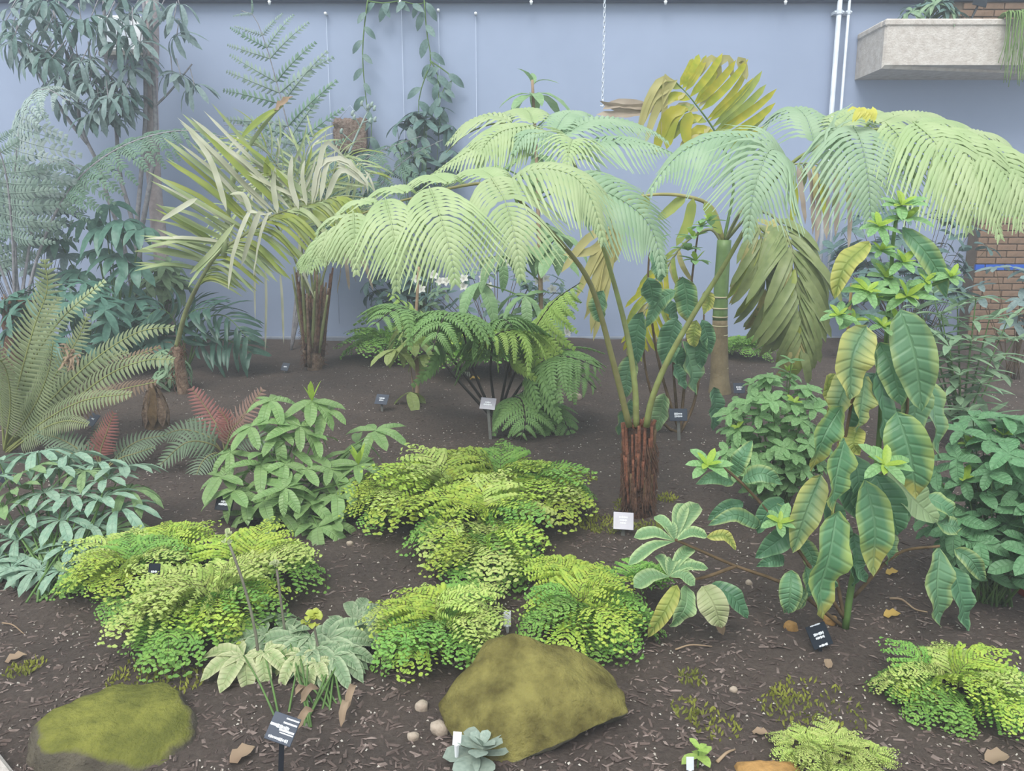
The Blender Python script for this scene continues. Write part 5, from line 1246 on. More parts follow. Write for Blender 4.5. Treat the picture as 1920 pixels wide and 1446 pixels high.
# ringed palm at the right of centre
pr_ = G(1350, 735); PR = thing('ringed_palm', 'palm with a pale-ringed slender trunk and drooping yellow to olive leaves', 'palm', pr_); dR = pr_.y
cr = P(1358, 450, dR)
mb = MB(); tube(mb, [pr_ - V(0, 0, .04), P(1349, 680, dR), P(1350, 600, dR)], m(19, dR), m(14, dR), 14, 14, rfun=lambda t: 1.25 - .25 * min(1, t * 4)); mb.build('trunk', M['ringtrunk'], PR, pr_)
mb = MB(); tube(mb, [P(1350, 602, dR), P(1352, 540, dR), cr], m(14, dR), m(13, dR), 14, 10); mb.build('crownshaft', M['greenshaft'], PR, pr_)
for py in (557, 578, 594, 611, 628, 645, 668, 690):
    mb = MB(); c_ = P(1350, py, dR); tube(mb, [c_ - V(0, 0, .006), c_ + V(0, 0, .006)], m(14.8, dR) * (1 + max(0, (py - 650) / 400)), None, 14); mb.build('trunk_ring', M['ring'], PR, pr_)
def rp_set(names, ws, w=.05): return [ulf('leaflet', M[nm], w, dr, seed=k) for k, (nm, dr) in enumerate(names)], ws
yl, yw = rp_set((('palmY', .1), ('palmY', .3), ('palmgreen', .2), ('palmstraw', .6)), [4, 4, 2, 1], .05)
f1 = palm_frond(PR, pr_, PL([(1358, 450, dR), (1375, 340, dR), (1345, 255, dR - .05), (1300, 190, dR - .1), (1266, 152, dR - .1)]), yl, 16, .6, M['greenstem'], .014, .52, Vector((-.1, -.9, .35)), -.1, -.08, sides=(1,), wts=yw, jit=.06)
for k in range(9):
    t_ = k / 9; x, y = 1340 - 70 * t_, 250 - 95 * t_
    straps(f1, pr_, [[(x, y), (x - 35, y - 5 + 20 * (k % 2)), (x - 62 + RND.uniform(-8, 8), y + 18 + 30 * RND.random())]], M[('palmY', 'palmstraw', 'palmgreen')[k % 3]], .035, dR - .1)
straps(f1, pr_, [[(1265, 152), (1240, 150), (1215, 190), (1195, 258)], [(1262, 152), (1248, 145), (1245, 200), (1240, 258)], [(1270, 150), (1250, 170), (1225, 220), (1210, 270)], [(1258, 165), (1225, 185), (1200, 240)]], M['palmstraw'], .03, dR - .12, 'hanging_leaflet')
straps(f1, pr_, [[(1285, 200), (1262, 225), (1250, 280)], [(1290, 205), (1255, 215), (1235, 260), (1228, 290)], [(1296, 210), (1285, 240), (1290, 275)]], M['palmY'], .045, dR - .12)
straps(f1, pr_, [[(1300, 150), (1330, 112), (1345, 118), (1350, 155)], [(1330, 130), (1365, 110), (1372, 150)], [(1385, 128), (1390, 112), (1400, 150)]], M['palmstraw'], .03, dR - .05, 'bleached_tip')
straps(f1, pr_, [[(1240, 200), (1180, 205), (1125, 190)], [(1230, 205), (1170, 215), (1118, 215)], [(1215, 200), (1160, 195), (1130, 205)]], M['palmbrown'], .04, dR, 'papery_leaflet', twist=2)
f2 = palm_frond(PR, pr_, PL([(1355, 450, dR), (1335, 390, dR - .1), (1285, 368, dR - .3), (1215, 366, dR - .4), (1160, 385, dR - .45), (1140, 440, dR - .45)]), yl[:1], 1, .1, M['palmstraw'], .02, .6)
straps(f2, pr_, [[(1150, 420), (1120, 470), (1080, 560)], [(1150, 425), (1125, 500), (1108, 628)], [(1152, 425), (1130, 520), (1095, 600)], [(1155, 425), (1140, 500), (1122, 560)], [(1145, 430), (1110, 470), (1055, 478)], [(1145, 425), (1100, 450), (1052, 512)], [(1155, 420), (1160, 450), (1150, 495)], [(1150, 430), (1128, 470), (1090, 540)], [(1150, 428), (1118, 520), (1100, 590)], [(1152, 430), (1136, 540), (1112, 640)]], M['palmstraw'], .032, dR - .5, 'straw_leaflet')
straps(f2, pr_, [[(1285, 368), (1250, 400), (1232, 412)], [(1300, 372), (1290, 420), (1268, 462)], [(1320, 380), (1340, 420), (1352, 440)], [(1215, 366), (1200, 400), (1206, 360)]], M['palmgreen'], .04, dR - .3)
ol, ow = rp_set((('palmolive', .3), ('palmolive', .6), ('palmstraw', .5), ('palmgreen', .5)), [5, 4, 1.5, 1], .055)
f3 = palm_frond(PR, pr_, PL([(1362, 450, dR), (1410, 400, dR - .2), (1455, 410, dR - .5), (1485, 470, dR - .75), (1498, 560, dR - .85), (1502, 660, dR - .85)]), ol, 26, .66, M['petiole'], .016, .38, Vector((0, -.9, .4)), .75, .28, wts=ow, fall=.2)
f4 = palm_frond(PR, pr_, PL([(1362, 450, dR), (1420, 345, dR + .1), (1490, 308, dR + .1), (1560, 315, dR), (1620, 350, dR - .1)]), ol[1:3], 6, .35, M['petiole'], .014, .6, ang=.4, drop=.8)
straps(f4, pr_, [[(1495, 312), (1500, 350), (1510, 420)], [(1508, 310), (1520, 340), (1524, 440)], [(1540, 318), (1548, 350), (1550, 450)], [(1530, 314), (1534, 380), (1530, 460)], [(1562, 320), (1568, 380), (1566, 445)], [(1585, 330), (1592, 400), (1590, 470)]], M['palmbrown'], .028, dR, 'papery_leaflet')
straps(f4, pr_, [[(1538, 330), (1542, 365), (1544, 404)], [(1480, 320), (1490, 370), (1484, 420)]], M['palmY'], .03, dR - .03)
f5 = palm_frond(PR, pr_, PL([(1354, 455, dR), (1330, 430, dR), (1280, 460, dR + .1), (1230, 540, dR + .15), (1190, 640, dR + .15)]), yl, 14, .45, M['petiole'], .014, .35, ang=.5, drop=.6, wts=[2, 3, 3, 4])
f6 = palm_frond(PR, pr_, PL([(1360, 450, dR), (1390, 400, dR - .25), (1420, 420, dR - .45), (1435, 500, dR - .55), (1440, 590, dR - .55)]), ol, 18, .55, M['petiole'], .014, .4, Vector((0, -.9, .4)), .7, .35, wts=ow)

# ------------------------------------------------------------------ black-stalked fern in the middle distance
kb = G(930, 782); KF = thing('black_stalked_fern', 'mid-green fern with black stalks and layered triangular fronds', 'fern', kb); dK = kb.y
up1 = [unit_pinna('pinna', M['blackfern'], 12, .2, d, 3, .35, .15, .5) for d in (.2, .45)]
up2 = [unit_pinna('pinna', M['blackfernnew'], 12, .2, d, 3, .35, .2, .5) for d in (.3, .6)]
def kfr(pts, um, n, L, st=.35, drop=.25, N=Vector((0, -.4, .9)), ang=.3, shape=.9): frond_inst(KF, kb, PL(pts), um, n, L, st, N, ang, drop, M['blackstipe'], .013, shape)
kfr([(925, 782, dK), (880, 715, dK), (822, 642, dK - .1), (785, 592, dK - .3), (745, 580, dK - .5), (700, 610, dK - .7)], up1, 13, .52, .42)
kfr([(925, 782, dK), (890, 700, dK), (868, 622, dK - .2), (850, 588, dK - .45), (830, 600, dK - .7), (810, 660, dK - .85)], up1, 12, .52, .4)
kfr([(930, 782, dK), (920, 700, dK), (925, 640, dK - .2), (940, 600, dK - .4), (960, 610, dK - .6)], up1, 11, .48, .4)
kfr([(935, 780, dK), (968, 690, dK), (1000, 622, dK - .1), (1040, 565, dK - .2), (1088, 530, dK - .3)], up2, 15, .42, .38, .45)
kfr([(935, 780, dK), (950, 700, dK - .1), (970, 630, dK - .25), (950, 620, dK - .5), (905, 640, dK - .7)], up2, 11, .4, .4, .35)
kfr([(938, 782, dK), (985, 712, dK - .1), (1030, 672, dK - .3), (1075, 672, dK - .45), (1122, 690, dK - .55)], up1, 11, .46, .38, .3, ang=.45)
kfr([(938, 782, dK), (975, 740, dK - .2), (1030, 700, dK - .35), (1080, 700, dK - .5), (1118, 730, dK - .55)], up1, 9, .4, .38, .3, ang=.45)
kfr([(938, 784, dK), (950, 752, dK - .15), (975, 748, dK - .35), (985, 790, dK - .55), (975, 826, dK - .62)], up1, 10, .36, .3, .2)
kfr([(940, 784, dK), (985, 760, dK - .1), (1030, 768, dK - .25), (1060, 795, dK - .35), (1076, 826, dK - .4)], up1, 10, .28, .4, .2)
kfr([(920, 780, dK), (840, 690, dK + .1), (780, 600, dK + .1), (745, 560, dK + .05), (722, 545, dK)], up2, 9, .2, .6, .2)

# ------------------------------------------------------------------ left: silver tree fern, lacy ferns
sb = G(38, 700); dS = sb.y
SF = thing('silver_tree_fern', 'silvery lacy tree fern with long arching fronds at the far left', 'tree fern', sb)
mb = MB(); tube(mb, [sb - V(0, 0, .05), P(35, 640, dS), P(32, 560, dS)], .14, .12, 12, 10, rfun=lambda t: 1 + .1 * math.sin(t * 30)); mb.build('trunk', M['fibredark'], SF, sb)
for k in range(12):
    a = 6.28 * k / 12; p = P(32, 575, dS) + V(math.cos(a) * .1, math.sin(a) * .1, -.1); mb = MB(); tube(mb, [p, p + V(math.cos(a) * .04, math.sin(a) * .04, .12), p + V(math.cos(a) * .1, math.sin(a) * .1, .2)], .02, .008, 5, 5); mb.build('stalk_stub', M['palmbase'], SF, sb)
us = [unit_pinna('pinna', M['silver'], 13, .16, d, 2, .3, .2, .42) for d in (.25, .5)]
uw = [unit_pinna('pinna', M['silverw'], 13, .15, d, 2, .3, .2, .42) for d in (.3, .6)]
ug = [unit_pinna('pinna', M['lacygreen'], 13, .18, d, 2, .3, .2, .42) for d in (.3, .6)]
for pts, um, n, L in (([(33, 560, dS), (28, 450, dS), (28, 332, dS), (43, 216, dS - .1), (80, 168, dS - .2), (130, 190, dS - .3)], uw, 15, .62),
                      ([(50, 560, dS), (75, 470, dS), (120, 372, dS), (180, 306, dS), (260, 262, dS + .1), (350, 245, dS + .2), (440, 262, dS + .3)], ug, 22, .4),
                      ([(28, 560, dS), (22, 420, dS - .1), (5, 300, dS - .2), (-40, 220, dS - .3)], us, 12, .55),
                      ([(40, 560, dS), (60, 430, dS + .2), (70, 340, dS + .4), (110, 300, dS + .6), (170, 330, dS + .7)], us, 12, .5),
                      ([(25, 565, dS), (-10, 480, dS), (-60, 420, dS - .2)], us, 8, .5)):
    frond_inst(SF, sb, PL(pts), um, n, L, .35, Vector((0, -.5, .85)), .25, .25, M['bark'], .016, .8)
tbk = Vector((P(545, 640, 8.3).x, 8.3, gz(-2, 8.3)))
TL = thing('tall_lacy_fern', 'tall airy fern whose single upright lacy frond stands against the blue wall', 'fern', tbk)
usp = [unit_pinna('pinna', M['lacygreen'], 13, .1, d, 2, .5, .5, .3) for d in (.1, .3)]
usw = [unit_pinna('pinna', M['silver'], 13, .1, d, 2, .5, .5, .3) for d in (.1, .3)]
frond_inst(TL, tbk, [tbk] + PL([(570, 420, 8.3), (560, 300, 8.3), (541, 239, 8.28), (519, 156, 8.25), (499, 86, 8.2), (476, 30, 8.15), (452, 20, 8.1)]), usp + usw, 11, .78, .55, Vector((0, -.95, .3)), .35, -.05, M['bark'], .014, .7, jit=.15)
for pts, um, n, L in (([(600, 420, 8.3), (640, 340, 8.2), (700, 290, 8.1), (790, 255, 8.0)], ug, 12, .5), ([(585, 420, 8.3), (600, 330, 8.3), (640, 300, 8.2), (700, 330, 8.1)], ug, 11, .5), ([(560, 420, 8.3), (520, 300, 8.2), (470, 240, 8.1), (420, 235, 8.0)], us, 12, .4), ([(575, 420, 8.3), (560, 290, 8.1), (520, 232, 8.0), (470, 240, 7.9)], us, 11, .35), ([(600, 430, 8.3), (680, 380, 8.2), (760, 300, 8.1), (830, 262, 8.05)], ug, 12, .45), ([(590, 430, 8.3), (640, 400, 8.2), (690, 400, 8.1), (740, 430, 8.0)], ug, 10, .5)):
    frond_inst(TL, tbk, [tbk] + PL(pts), um, n, L, .5, Vector((0, -.5, .85)), .25, .25, M['bark'], .012, .8)

mbk = MB(); cr_ = catmull(PL([(652, 292, 8.0), (668, 255, 8.0), (684, 220, 8.0), (696, 200, 7.98)]), 10); tube(mbk, cr_, .012, .006, 6)
for k, (a, b_) in enumerate((((676, 238), (662, 214)), ((680, 230), (702, 222)), ((690, 210), (678, 196)), ((662, 268), (640, 248)))): tube(mbk, PL([a, b_], 8.0), .006, .004, 5)
UF = mbk.build('unfurling_frond', M['silverw'], TL, tbk)
for (px, py) in ((697, 196), (690, 200), (702, 203), (661, 212), (703, 224), (694, 226), (678, 194), (664, 220), (640, 246)):
    q = MB(); c0 = P(px, py, 7.97); tube(q, [c0 + V(0, 0, -.02), c0 + V(0, -.01, 0), c0 + V(.01, 0, .02)], .016, .012, 7, 4); q.build('curled_tip', M['silverw'], UF, tbk)
# big olive fern with long feather fronds at the left edge
bb_ = G(8, 848); dF = bb_.y
BF = thing('feather_frond_fern', 'big olive fern of long feather-like fronds, some browning, at the left edge', 'fern', bb_)
BFL = [([(10, 840), (30, 740), (62, 620), (88, 545), (84, 488)], 'blech', 62, 0), ([(12, 845), (50, 710), (78, 610), (110, 560)], 'blech', 46, .3), ([(10, 842), (100, 745), (185, 668), (262, 622), (325, 614)], 'blech', 34, -.1), ([(10, 845), (120, 765), (205, 702), (272, 676), (325, 674)], 'blech', 36, -.3),
       ([(15, 850), (110, 784), (205, 738), (292, 716)], 'blechbrown', 34, -.4), ([(10, 850), (80, 792), (155, 752), (245, 738)], 'blech', 34, -.5), ([(10, 842), (52, 700), (112, 602), (196, 526)], 'blechnew', 26, .2), ([(20, 842), (92, 722), (142, 642), (165, 590)], 'blech', 40, .1), ([(8, 842), (0, 740), (-20, 650), (-40, 600)], 'blech', 46, -.2), ([(8, 842), (60, 770), (90, 700), (100, 640)], 'blech', 46, -.3), ([(14, 846), (90, 740), (150, 690), (240, 660)], 'blech', 36, .25), ([(14, 850), (70, 810), (120, 790), (165, 795)], 'blech', 30, -.5), ([(8, 845), (20, 760), (10, 690), (-20, 660)], 'blech', 40, -.4), ([(12, 846), (120, 740), (200, 690), (300, 650)], 'blechbrown', 30, .4)]
for pts, mt, w, dd in BFL:
    k = len(pts) - 1
    frond_solid(BF, bb_, [P(q[0], q[1], dF + dd * i / k) for i, q in enumerate(pts)], M[mt], M['stipe'], 34, m(w * .95, dF), Vector((.1, -.8, .6)), .18, .3, .2, .36, .008)
mb = MB()
for k in range(40):
    p = P(130 + RND.uniform(-14, 14), 670 + RND.uniform(-18, 18), dF); q = p + V(RND.uniform(-.05, .05), RND.uniform(-.05, 0), RND.uniform(-.08, .03)); blade(mb, [p, p.lerp(q, .5) + V(.01, 0, .01), q], .008, n=3, cols=3)
o = mb.build('withered_tuft', M['deadleaf'], BF, bb_); o['kind'] = 'stuff'

# two hard ferns with red young fronds
def hardfern(label, base, fr):
    b = G(*base); t = thing('red_tipped_fern', label, 'fern', b, 'ferns with red young fronds')
    for pts, mt, w, dd in fr:
        k = len(pts) - 1
        frond_solid(t, b, [b] + [P(q[0], q[1], b.y + dd * (i + 1) / (k + 1)) for i, q in enumerate(pts)], M[mt], M['stipebr'], 15, m(w, b.y), Vector((0, -.7, .7)), .25, .3, .12, .34, .006, 3)
hardfern('fern with an upright red frond just behind the palmate shrub', (192, 885), [([(188, 850), (200, 812), (213, 774)], 'redfern', 34, 0), ([(180, 852), (188, 820), (196, 800)], 'redfern', 26, .1), ([(150, 845), (110, 822), (68, 812)], 'hardfern', 30, .2), ([(160, 852), (125, 850), (85, 842)], 'hardfern', 26, -.1), ([(225, 850), (262, 826), (312, 816)], 'hardfern', 32, .2), ([(225, 860), (255, 850), (290, 838)], 'hardfern', 26, 0), ([(180, 840), (185, 815), (192, 790)], 'hardfern', 26, .3)])
hardfern('fern with a red and a faded pink frond behind the glossy-leaved shrub', (425, 862), [([(412, 810), (388, 768), (359, 728)], 'redfern', 30, .2), ([(430, 806), (420, 780), (410, 768)], 'redfern', 28, 0), ([(440, 800), (468, 765), (492, 730)], 'redbrown', 34, .1), ([(395, 822), (345, 806), (300, 818)], 'hardfern', 34, 0), ([(400, 835), (350, 830), (300, 872)], 'hardfern', 34, -.25), ([(405, 850), (380, 865), (362, 908)], 'hardfern', 32, -.3), ([(440, 830), (480, 820), (520, 840)], 'hardfern', 30, 0), ([(415, 815), (380, 790), (350, 790)], 'hardfern', 28, .3), ([(430, 815), (450, 790), (460, 780)], 'redbrown', 28, -.1)])
# woody stump
b = G(294, 800); st = thing('cone_stump', 'brown cone-shaped woody stump with split bark left of the bare soil', 'stump', b)
H = P(290, 712, b.y).z - b.z
mb = MB(); tube(mb, [b - V(0, 0, .03), b + V(0, 0, H * .35), b + V(-.01, 0, H * .7), b + V(-.012, 0, H)], m(22, b.y), m(3, b.y), 14, 12, rfun=lambda t: 1 + .06 * math.sin(t * 19)); mb.build('core', M['stump'], st, b)
for k in range(9):
    a = 6.28 * k / 9; r0 = m(24, b.y)
    q = [b + V(math.cos(a) * r0, math.sin(a) * r0, .01), b + V(math.cos(a) * r0 * .8, math.sin(a) * r0 * .8, H * .45), b + V(math.cos(a) * r0 * .22, math.sin(a) * r0 * .22, H * RND.uniform(.75, .98))]
    mb = MB(); blade(mb, q, m(9, b.y), Vector((math.cos(a), math.sin(a), .2)), 6, .2, OVAL, .1, 3); mb.build('bark_scale', M['stump'] if k % 2 else M['palmbase'], st, b)

# leafy understorey against the left wall
fm = [palmate_mesh('leaf', M['fatsia'], 7, .14, dr, 4.4, seed=s + 40, pf=LANCE) for s, dr in enumerate((.35, .6))]
b = G(225, 690); FT = thing('teal_palmate_shrub', 'dark teal shrub of long-fingered leaves in front of the left wall', 'shrub', b); dd = b.y
for (px, py) in ((170, 412), (200, 428), (232, 415), (265, 430), (185, 470), (225, 480), (255, 500), (150, 510), (195, 525), (235, 540), (170, 560), (215, 575), (255, 560), (140, 590), (190, 610), (240, 610), (280, 590), (120, 550), (110, 450), (205, 385), (300, 640), (260, 640)):
    p = P(px, py, dd + RND.uniform(-.3, .3)); stem(FT, b, bend(b, p, .05), .008, .005, M['greenstem'], 'stem', 7, 5)
    yaw = RND.uniform(-2.6, -.5); link('leaf', RND.choice(fm), FT, frame(p - b, Vector((math.cos(yaw), math.sin(yaw), -.3)), Vector((0, -.5, 1)), .3 * RND.uniform(.85, 1.15)))
ol_ = [unit_leaf('leaf', M['olivesh'], .13, d, .2, LANCE, 5, 3, 0, k) for k, d in enumerate((.15, .45))]
b = G(300, 660); bush('light_olive_shrub', 'light olive-green shrub between the teal shrub and the leaning palm', b, P(300, 540, b.y), (m(45, b.y), .2, m(55, b.y)), ol_, 24, 6, .24, M['greenstem'], 31, .0, low=-.6)
b = G(318, 728); bush('low_olive_shrub', 'low grey-green shrub of narrow leaves at the foot of the leaning palm', b, P(318, 690, b.y - .05), (m(36, b.y), .15, m(40, b.y)), [unit_leaf('leaf', M['lancegrey'], .1, .5, .2, LANCE, 5, 3)], 18, 6, .16, M['greenstem'], 32, -.2, low=-.6)
bg = [unit_leaf('leaf', M['backgrey'], .22, d, .2, OVAL, 5, 3, 0, k) for k, d in enumerate((.1, .4))]
b = Vector((P(60, 640, 7.8).x, 7.8, gz(-4, 7.8))); bush('grey_leafy_shrub', 'grey-green small-leaved shrub by the wall behind the silver tree fern', b, P(60, 460, 7.8), (m(100, 7.8), .35, m(110, 7.8)), bg, 40, 6, .17, M['bark'], 33, .1, low=-.9)
b = Vector((P(150, 660, 7.2).x, 7.2, gz(-4, 7.2))); bush('dusky_fill_shrub', 'dusky green undergrowth behind the feather-fronded fern', b, P(130, 600, 7.0), (m(130, 7.2), .35, m(70, 7.2)), [unit_leaf('leaf', M['fatsia'], .14, .4, .2, LANCE, 5, 3)], 36, 6, .22, M['greenstem'], 34, .1, low=-.9)

# tall grey-stemmed tree upper left
b = Vector((P(262, 640, 8.25).x, 8.25, gz(-4, 8.25)))
TR = thing('grey_stemmed_tree', 'tall grey-stemmed tree with dark hanging finger leaves in the upper left', 'tree', b)
for pts, r in (([(262, 470), (275, 380), (292, 260), (285, 100), (280, -30)], .03), ([(255, 470), (262, 360), (272, 240), (272, 80), (268, -30)], .028), ([(235, 470), (205, 380), (185, 310), (165, 270), (148, 220), (145, 150)], .026), ([(255, 450), (225, 330), (218, 240), (200, 130), (195, 0)], .026), ([(165, 270), (125, 220), (80, 150), (35, 95), (20, 60)], .02), ([(218, 240), (160, 160), (120, 90), (100, 20)], .018), ([(290, 200), (320, 170), (360, 120)], .012), ([(148, 220), (140, 120), (120, 40)], .016)):
    pp = PL(pts, 8.25); 
    if pts[0][1] > 440: pp = [b] + pp
    stem(TR, b, pp, r, r * .6, M['bark'], 'trunk' if pts[0][1] > 440 else 'branch', 14, 7)
mb = MB(); tube(mb, [Vector((P(285, 250, 8.45).x, 8.45, gz(-4, 8.45))), P(286, 300, 8.45), P(284, 60, 8.45), P(284, -30, 8.45)], .075, .07, 12, 16, rfun=lambda t: 1 + .05 * math.sin(t * 25)); mb.build('main_trunk', M['pinkbark'], TR, b)
tm = [palmate_mesh('leaf', M['backgrey'], 7, .13, dr, seed=s + 60, pf=OBOV) for s, dr in enumerate((.5, .9))] + [palmate_mesh('leaf', M['backdark'], 7, .13, .7, seed=71, pf=OBOV)]
cl = [(90, 60), (130, 80), (60, 40), (160, 110), (190, 60), (120, 130), (150, 160), (200, 140), (230, 170), (180, 190), (100, 110), (30, 60), (240, 130), (250, 185), (220, 90), (170, 30), (100, 10), (40, 10), (10, 40), (210, 20), (250, 30), (300, 20), (320, 40), (335, 60), (345, 150), (330, 140), (360, 160), (130, 40), (75, 85), (110, 160), (80, 120), (200, 210), (160, 215), (235, 215), (140, 190), (260, 90), (20, 85), (60, 100), (215, 180), (190, 165), (165, 135), (140, 105), (340, 10), (280, 5), (60, -10), (150, -10), (230, -10)]
for (px, py) in cl + [(a + RND.uniform(-26, 26), c_ + RND.uniform(-22, 22)) for (a, c_) in cl if a < 270]:
    p = P(px + RND.uniform(-8, 8), py + RND.uniform(-8, 8), 8.1 + RND.uniform(-.25, .15)); ax = Vector((RND.uniform(-.5, .5), -.5 + RND.uniform(-.3, .3), .9)); yaw = RND.uniform(0, 6.28); y = Vector((math.cos(yaw), math.sin(yaw), 0))
    stem(TR, b, [p, p + V(RND.uniform(-.1, .1), .1, .18)], .005, .005, M['bark'], 'leaf_stalk', 3, 4)
    link('leaf', RND.choice(tm), TR, frame(p - b, y, ax, .19 * RND.uniform(.85, 1.2)))

# ------------------------------------------------------------------ vines, sapling, long-leaved stems, white-flowered shrub
vl = [unit_leaf('leaf', M['backdark'], .19, d, .2, LANCE, 5, 3, 0, k) for k, d in enumerate((.2, .5))]
def vine(label, paths, L=.2, step=.13):
    b = P(*paths[0][0], 8.85); t = thing('hanging_vine', label, 'vine', b, 'vines hanging from the beam')
    for q in paths:
        pts = PL(q, 8.85); c = catmull(pts, max(8, int(sum((a - e).length for a, e in zip(pts, pts[1:])) / step)))
        stem(t, b, c, .008, .004, M['greenstem'], 'stem', None, 5)
        for i, p in enumerate(c[1:]):
            s = 1 if i % 2 else -1
            link('leaf', RND.choice(vl), t, frame(p - b, Vector((s * RND.uniform(.3, 1), RND.uniform(-.5, -.1), -RND.uniform(.3, 1.1))), Vector((0, -1, .3)), L * RND.uniform(.8, 1.15)))
vine('shorter hanging vine at the left with paired dark leaves', [[(690, -5), (682, 60), (680, 110), (684, 165), (690, 210), (698, 240), (690, 280)]])
vine('longer forked hanging vine right of the shorter one', [[(795, -5), (800, 60), (808, 115), (795, 150), (785, 190), (786, 240), (780, 280), (770, 330)], [(808, 115), (830, 130), (848, 148), (830, 170), (824, 200), (828, 240)], [(806, 112), (820, 140), (822, 190), (815, 235)]])
vine('tuft of vine growing along the beam between the hanging vines', [[(690, 2), (720, 6), (750, 2), (780, 8), (800, 4)]], .2, .1)
b = Vector((P(790, 400, 8.7).x, 8.7, gz(-1, 8.7)))
bush('dark_climber', 'dark climbing plant massed on the wall below the longer vine', b, P(800, 260, 8.75), (m(66, 8.75), .08, m(62, 8.75)), vl, 26, 4, .21, M['greenstem'], 41, -.3, low=-1)
b = Vector((P(790, 640, 8.5).x, 8.5, gz(-1, 8.5)))
bush('dim_corner_climber', 'dim green plant on the wall below the hanging tips of the tree fern', b, P(745, 540, 8.5), (m(60, 8.5), .15, m(45, 8.5)), vl, 24, 5, .2, M['greenstem'], 42, -.1, low=-1)
sb2 = G(781, 758); SA = thing('thin_sapling', 'thin pale-stemmed sapling with a few yellow-green leaves', 'sapling', sb2)
stem(SA, sb2, [sb2] + PL([(783, 700, sb2.y), (778, 640, sb2.y), (782, 560, sb2.y), (785, 500, sb2.y)]), .018, .01, M['palestem'], 'stem', 14, 8)
stem(SA, sb2, PL([(775, 740, sb2.y), (770, 690, sb2.y), (760, 660, sb2.y)]), .006, .004, M['palestem'], 'branch', 6, 5)
sl2 = [unit_leaf('leaf', M['sapl'], .2, d, .2, OVAL, 6, 5, .05, k) for k, d in enumerate((.3, .6))]
for (px, py, n) in ((740, 655, 5), (775, 640, 5), (795, 665, 4), (770, 735, 3), (765, 610, 4)): whorl(SA, sb2, P(px, py, sb2.y - .05), sl2, n, .24, -.3)
lb = G(1012, 694); LS = thing('long_leaved_tree', 'slim tree with whorls of long pale green leaves, topped above the tree fern', 'tree', lb); dL = lb.y
stem(LS, lb, [lb] + PL([(1014, 560, dL), (1010, 430, dL), (1006, 300, dL), (1000, 190, dL), (998, 150, dL)]), .025, .012, M['palestem'], 'trunk', 20, 8)
lg = [unit_leaf('leaf', M['scheff'], .17, d, .2, LANCE, 7, 5, .05, k) for k, d in enumerate((.3, .6, .9))]
for (px, py, n, L, el) in ((998, 178, 7, .38, .2), (1000, 160, 3, .2, 1.1), (1008, 290, 6, .4, -.2), (1012, 420, 7, .42, -.2), (985, 460, 6, .4, -.3), (1040, 470, 5, .36, -.3), (900, 530, 5, .38, -.3), (985, 555, 6, .34, 0), (1020, 580, 6, .34, -.1), (960, 590, 5, .32, .1), (1050, 440, 5, .38, -.2), (940, 480, 5, .36, -.4), (1135, 330, 4, .45, -.5), (1120, 320, 4, .42, -.6), (930, 310, 5, .36, -.4)):
    p = P(px, py, dL + RND.uniform(-.15, .15))
    if abs(px - 1008) > 14:
        stem(LS, lb, bend(P(1010, min(690, py + 45), dL), p, .05), .009, .006, M['greenstem'], 'branch', 6, 5)
    whorl(LS, lb, p, lg, n, L, el, (0, -.2, 1), RND, .3)
b = Vector((P(930, 650, 8.0).x, 8.0, gz(0, 8.0)))
ws = bush('white_flowered_shrub', 'fine-leaved dark shrub with white trumpet flowers against the wall', b, P(930, 560, 8.1), (m(150, 8), .3, m(60, 8)), [unit_leaf('leaf', M['backdark'], .17, .2, .2, LANCE, 4, 3), unit_leaf('leaf', M['lancegrey'], .17, .3, .2, LANCE, 4, 3)], 54, 5, .14, M['woodstem'], 51, .1, low=-.9)
fb = MB()
for k in range(5):
    a = 6.28 * k / 5; blade(fb, [Vector((0, 0, 0)), Vector((math.cos(a) * .35, math.sin(a) * .35, .5)), Vector((math.cos(a), math.sin(a), .55))], .34, Vector((0, 0, 1)), 4, .1, OVAL, 0, 3)
fme = fb.mesh('flower', M['petal'])
for (px, py) in ((782, 525), (790, 545), (812, 518), (838, 530), (850, 528), (868, 540), (902, 548), (955, 495), (1022, 525), (1008, 530), (1040, 620), (1062, 625), (870, 525), (826, 530), (1035, 545), (918, 540), (905, 525), (1060, 480)):
    p = P(px, py, 7.72); link('flower', fme, ws, frame(p - b, Vector((RND.uniform(-.5, .5), -.6, -.8)), Vector((0, -1, 0)), .055))

# ------------------------------------------------------------------ plants in the concrete planter
pz = zt_p
b = Vector((P(1745, 20, 8.6).x, 8.6, pz)); bush('planter_foliage', 'dark strappy leaves growing in the concrete planter', b, b + V(0, 0, .1), (.3, .18, .15), [unit_leaf('leaf', M['backdark'], .12, .5, .2, LANCE, 6, 3), unit_leaf('leaf', M['lancegrey'], .1, .8, .2, LANCE, 6, 3)], 14, 6, .22, M['greenstem'], 61, .3, low=0)
b = Vector((P(1905, 25, 8.34).x, 8.33, pz)); TRL = thing('trailing_plant', 'hanging curtain of fine green strands over the planter edge at the far right', 'trailing plant', b)
for k in range(46):
    x = P(1883 + k * 1.5, 25, 8.3).x; y = 8.28 + RND.uniform(-.05, .02); zb = P(1900, RND.uniform(95, 165), 8.3).z
    mb = MB(); pts = [V(x, y + .1, pz + .03), V(x, y - .02, pz + .05), V(x + RND.uniform(-.02, .02), y - .03, (pz + zb) / 2), V(x + RND.uniform(-.03, .03), y - .02, zb)]
    tube(mb, pts, .012, .006, 5, 10, rfun=lambda t: .7 + .3 * math.sin(t * 60)); mb.build('strand', M['trail'], TRL, b)
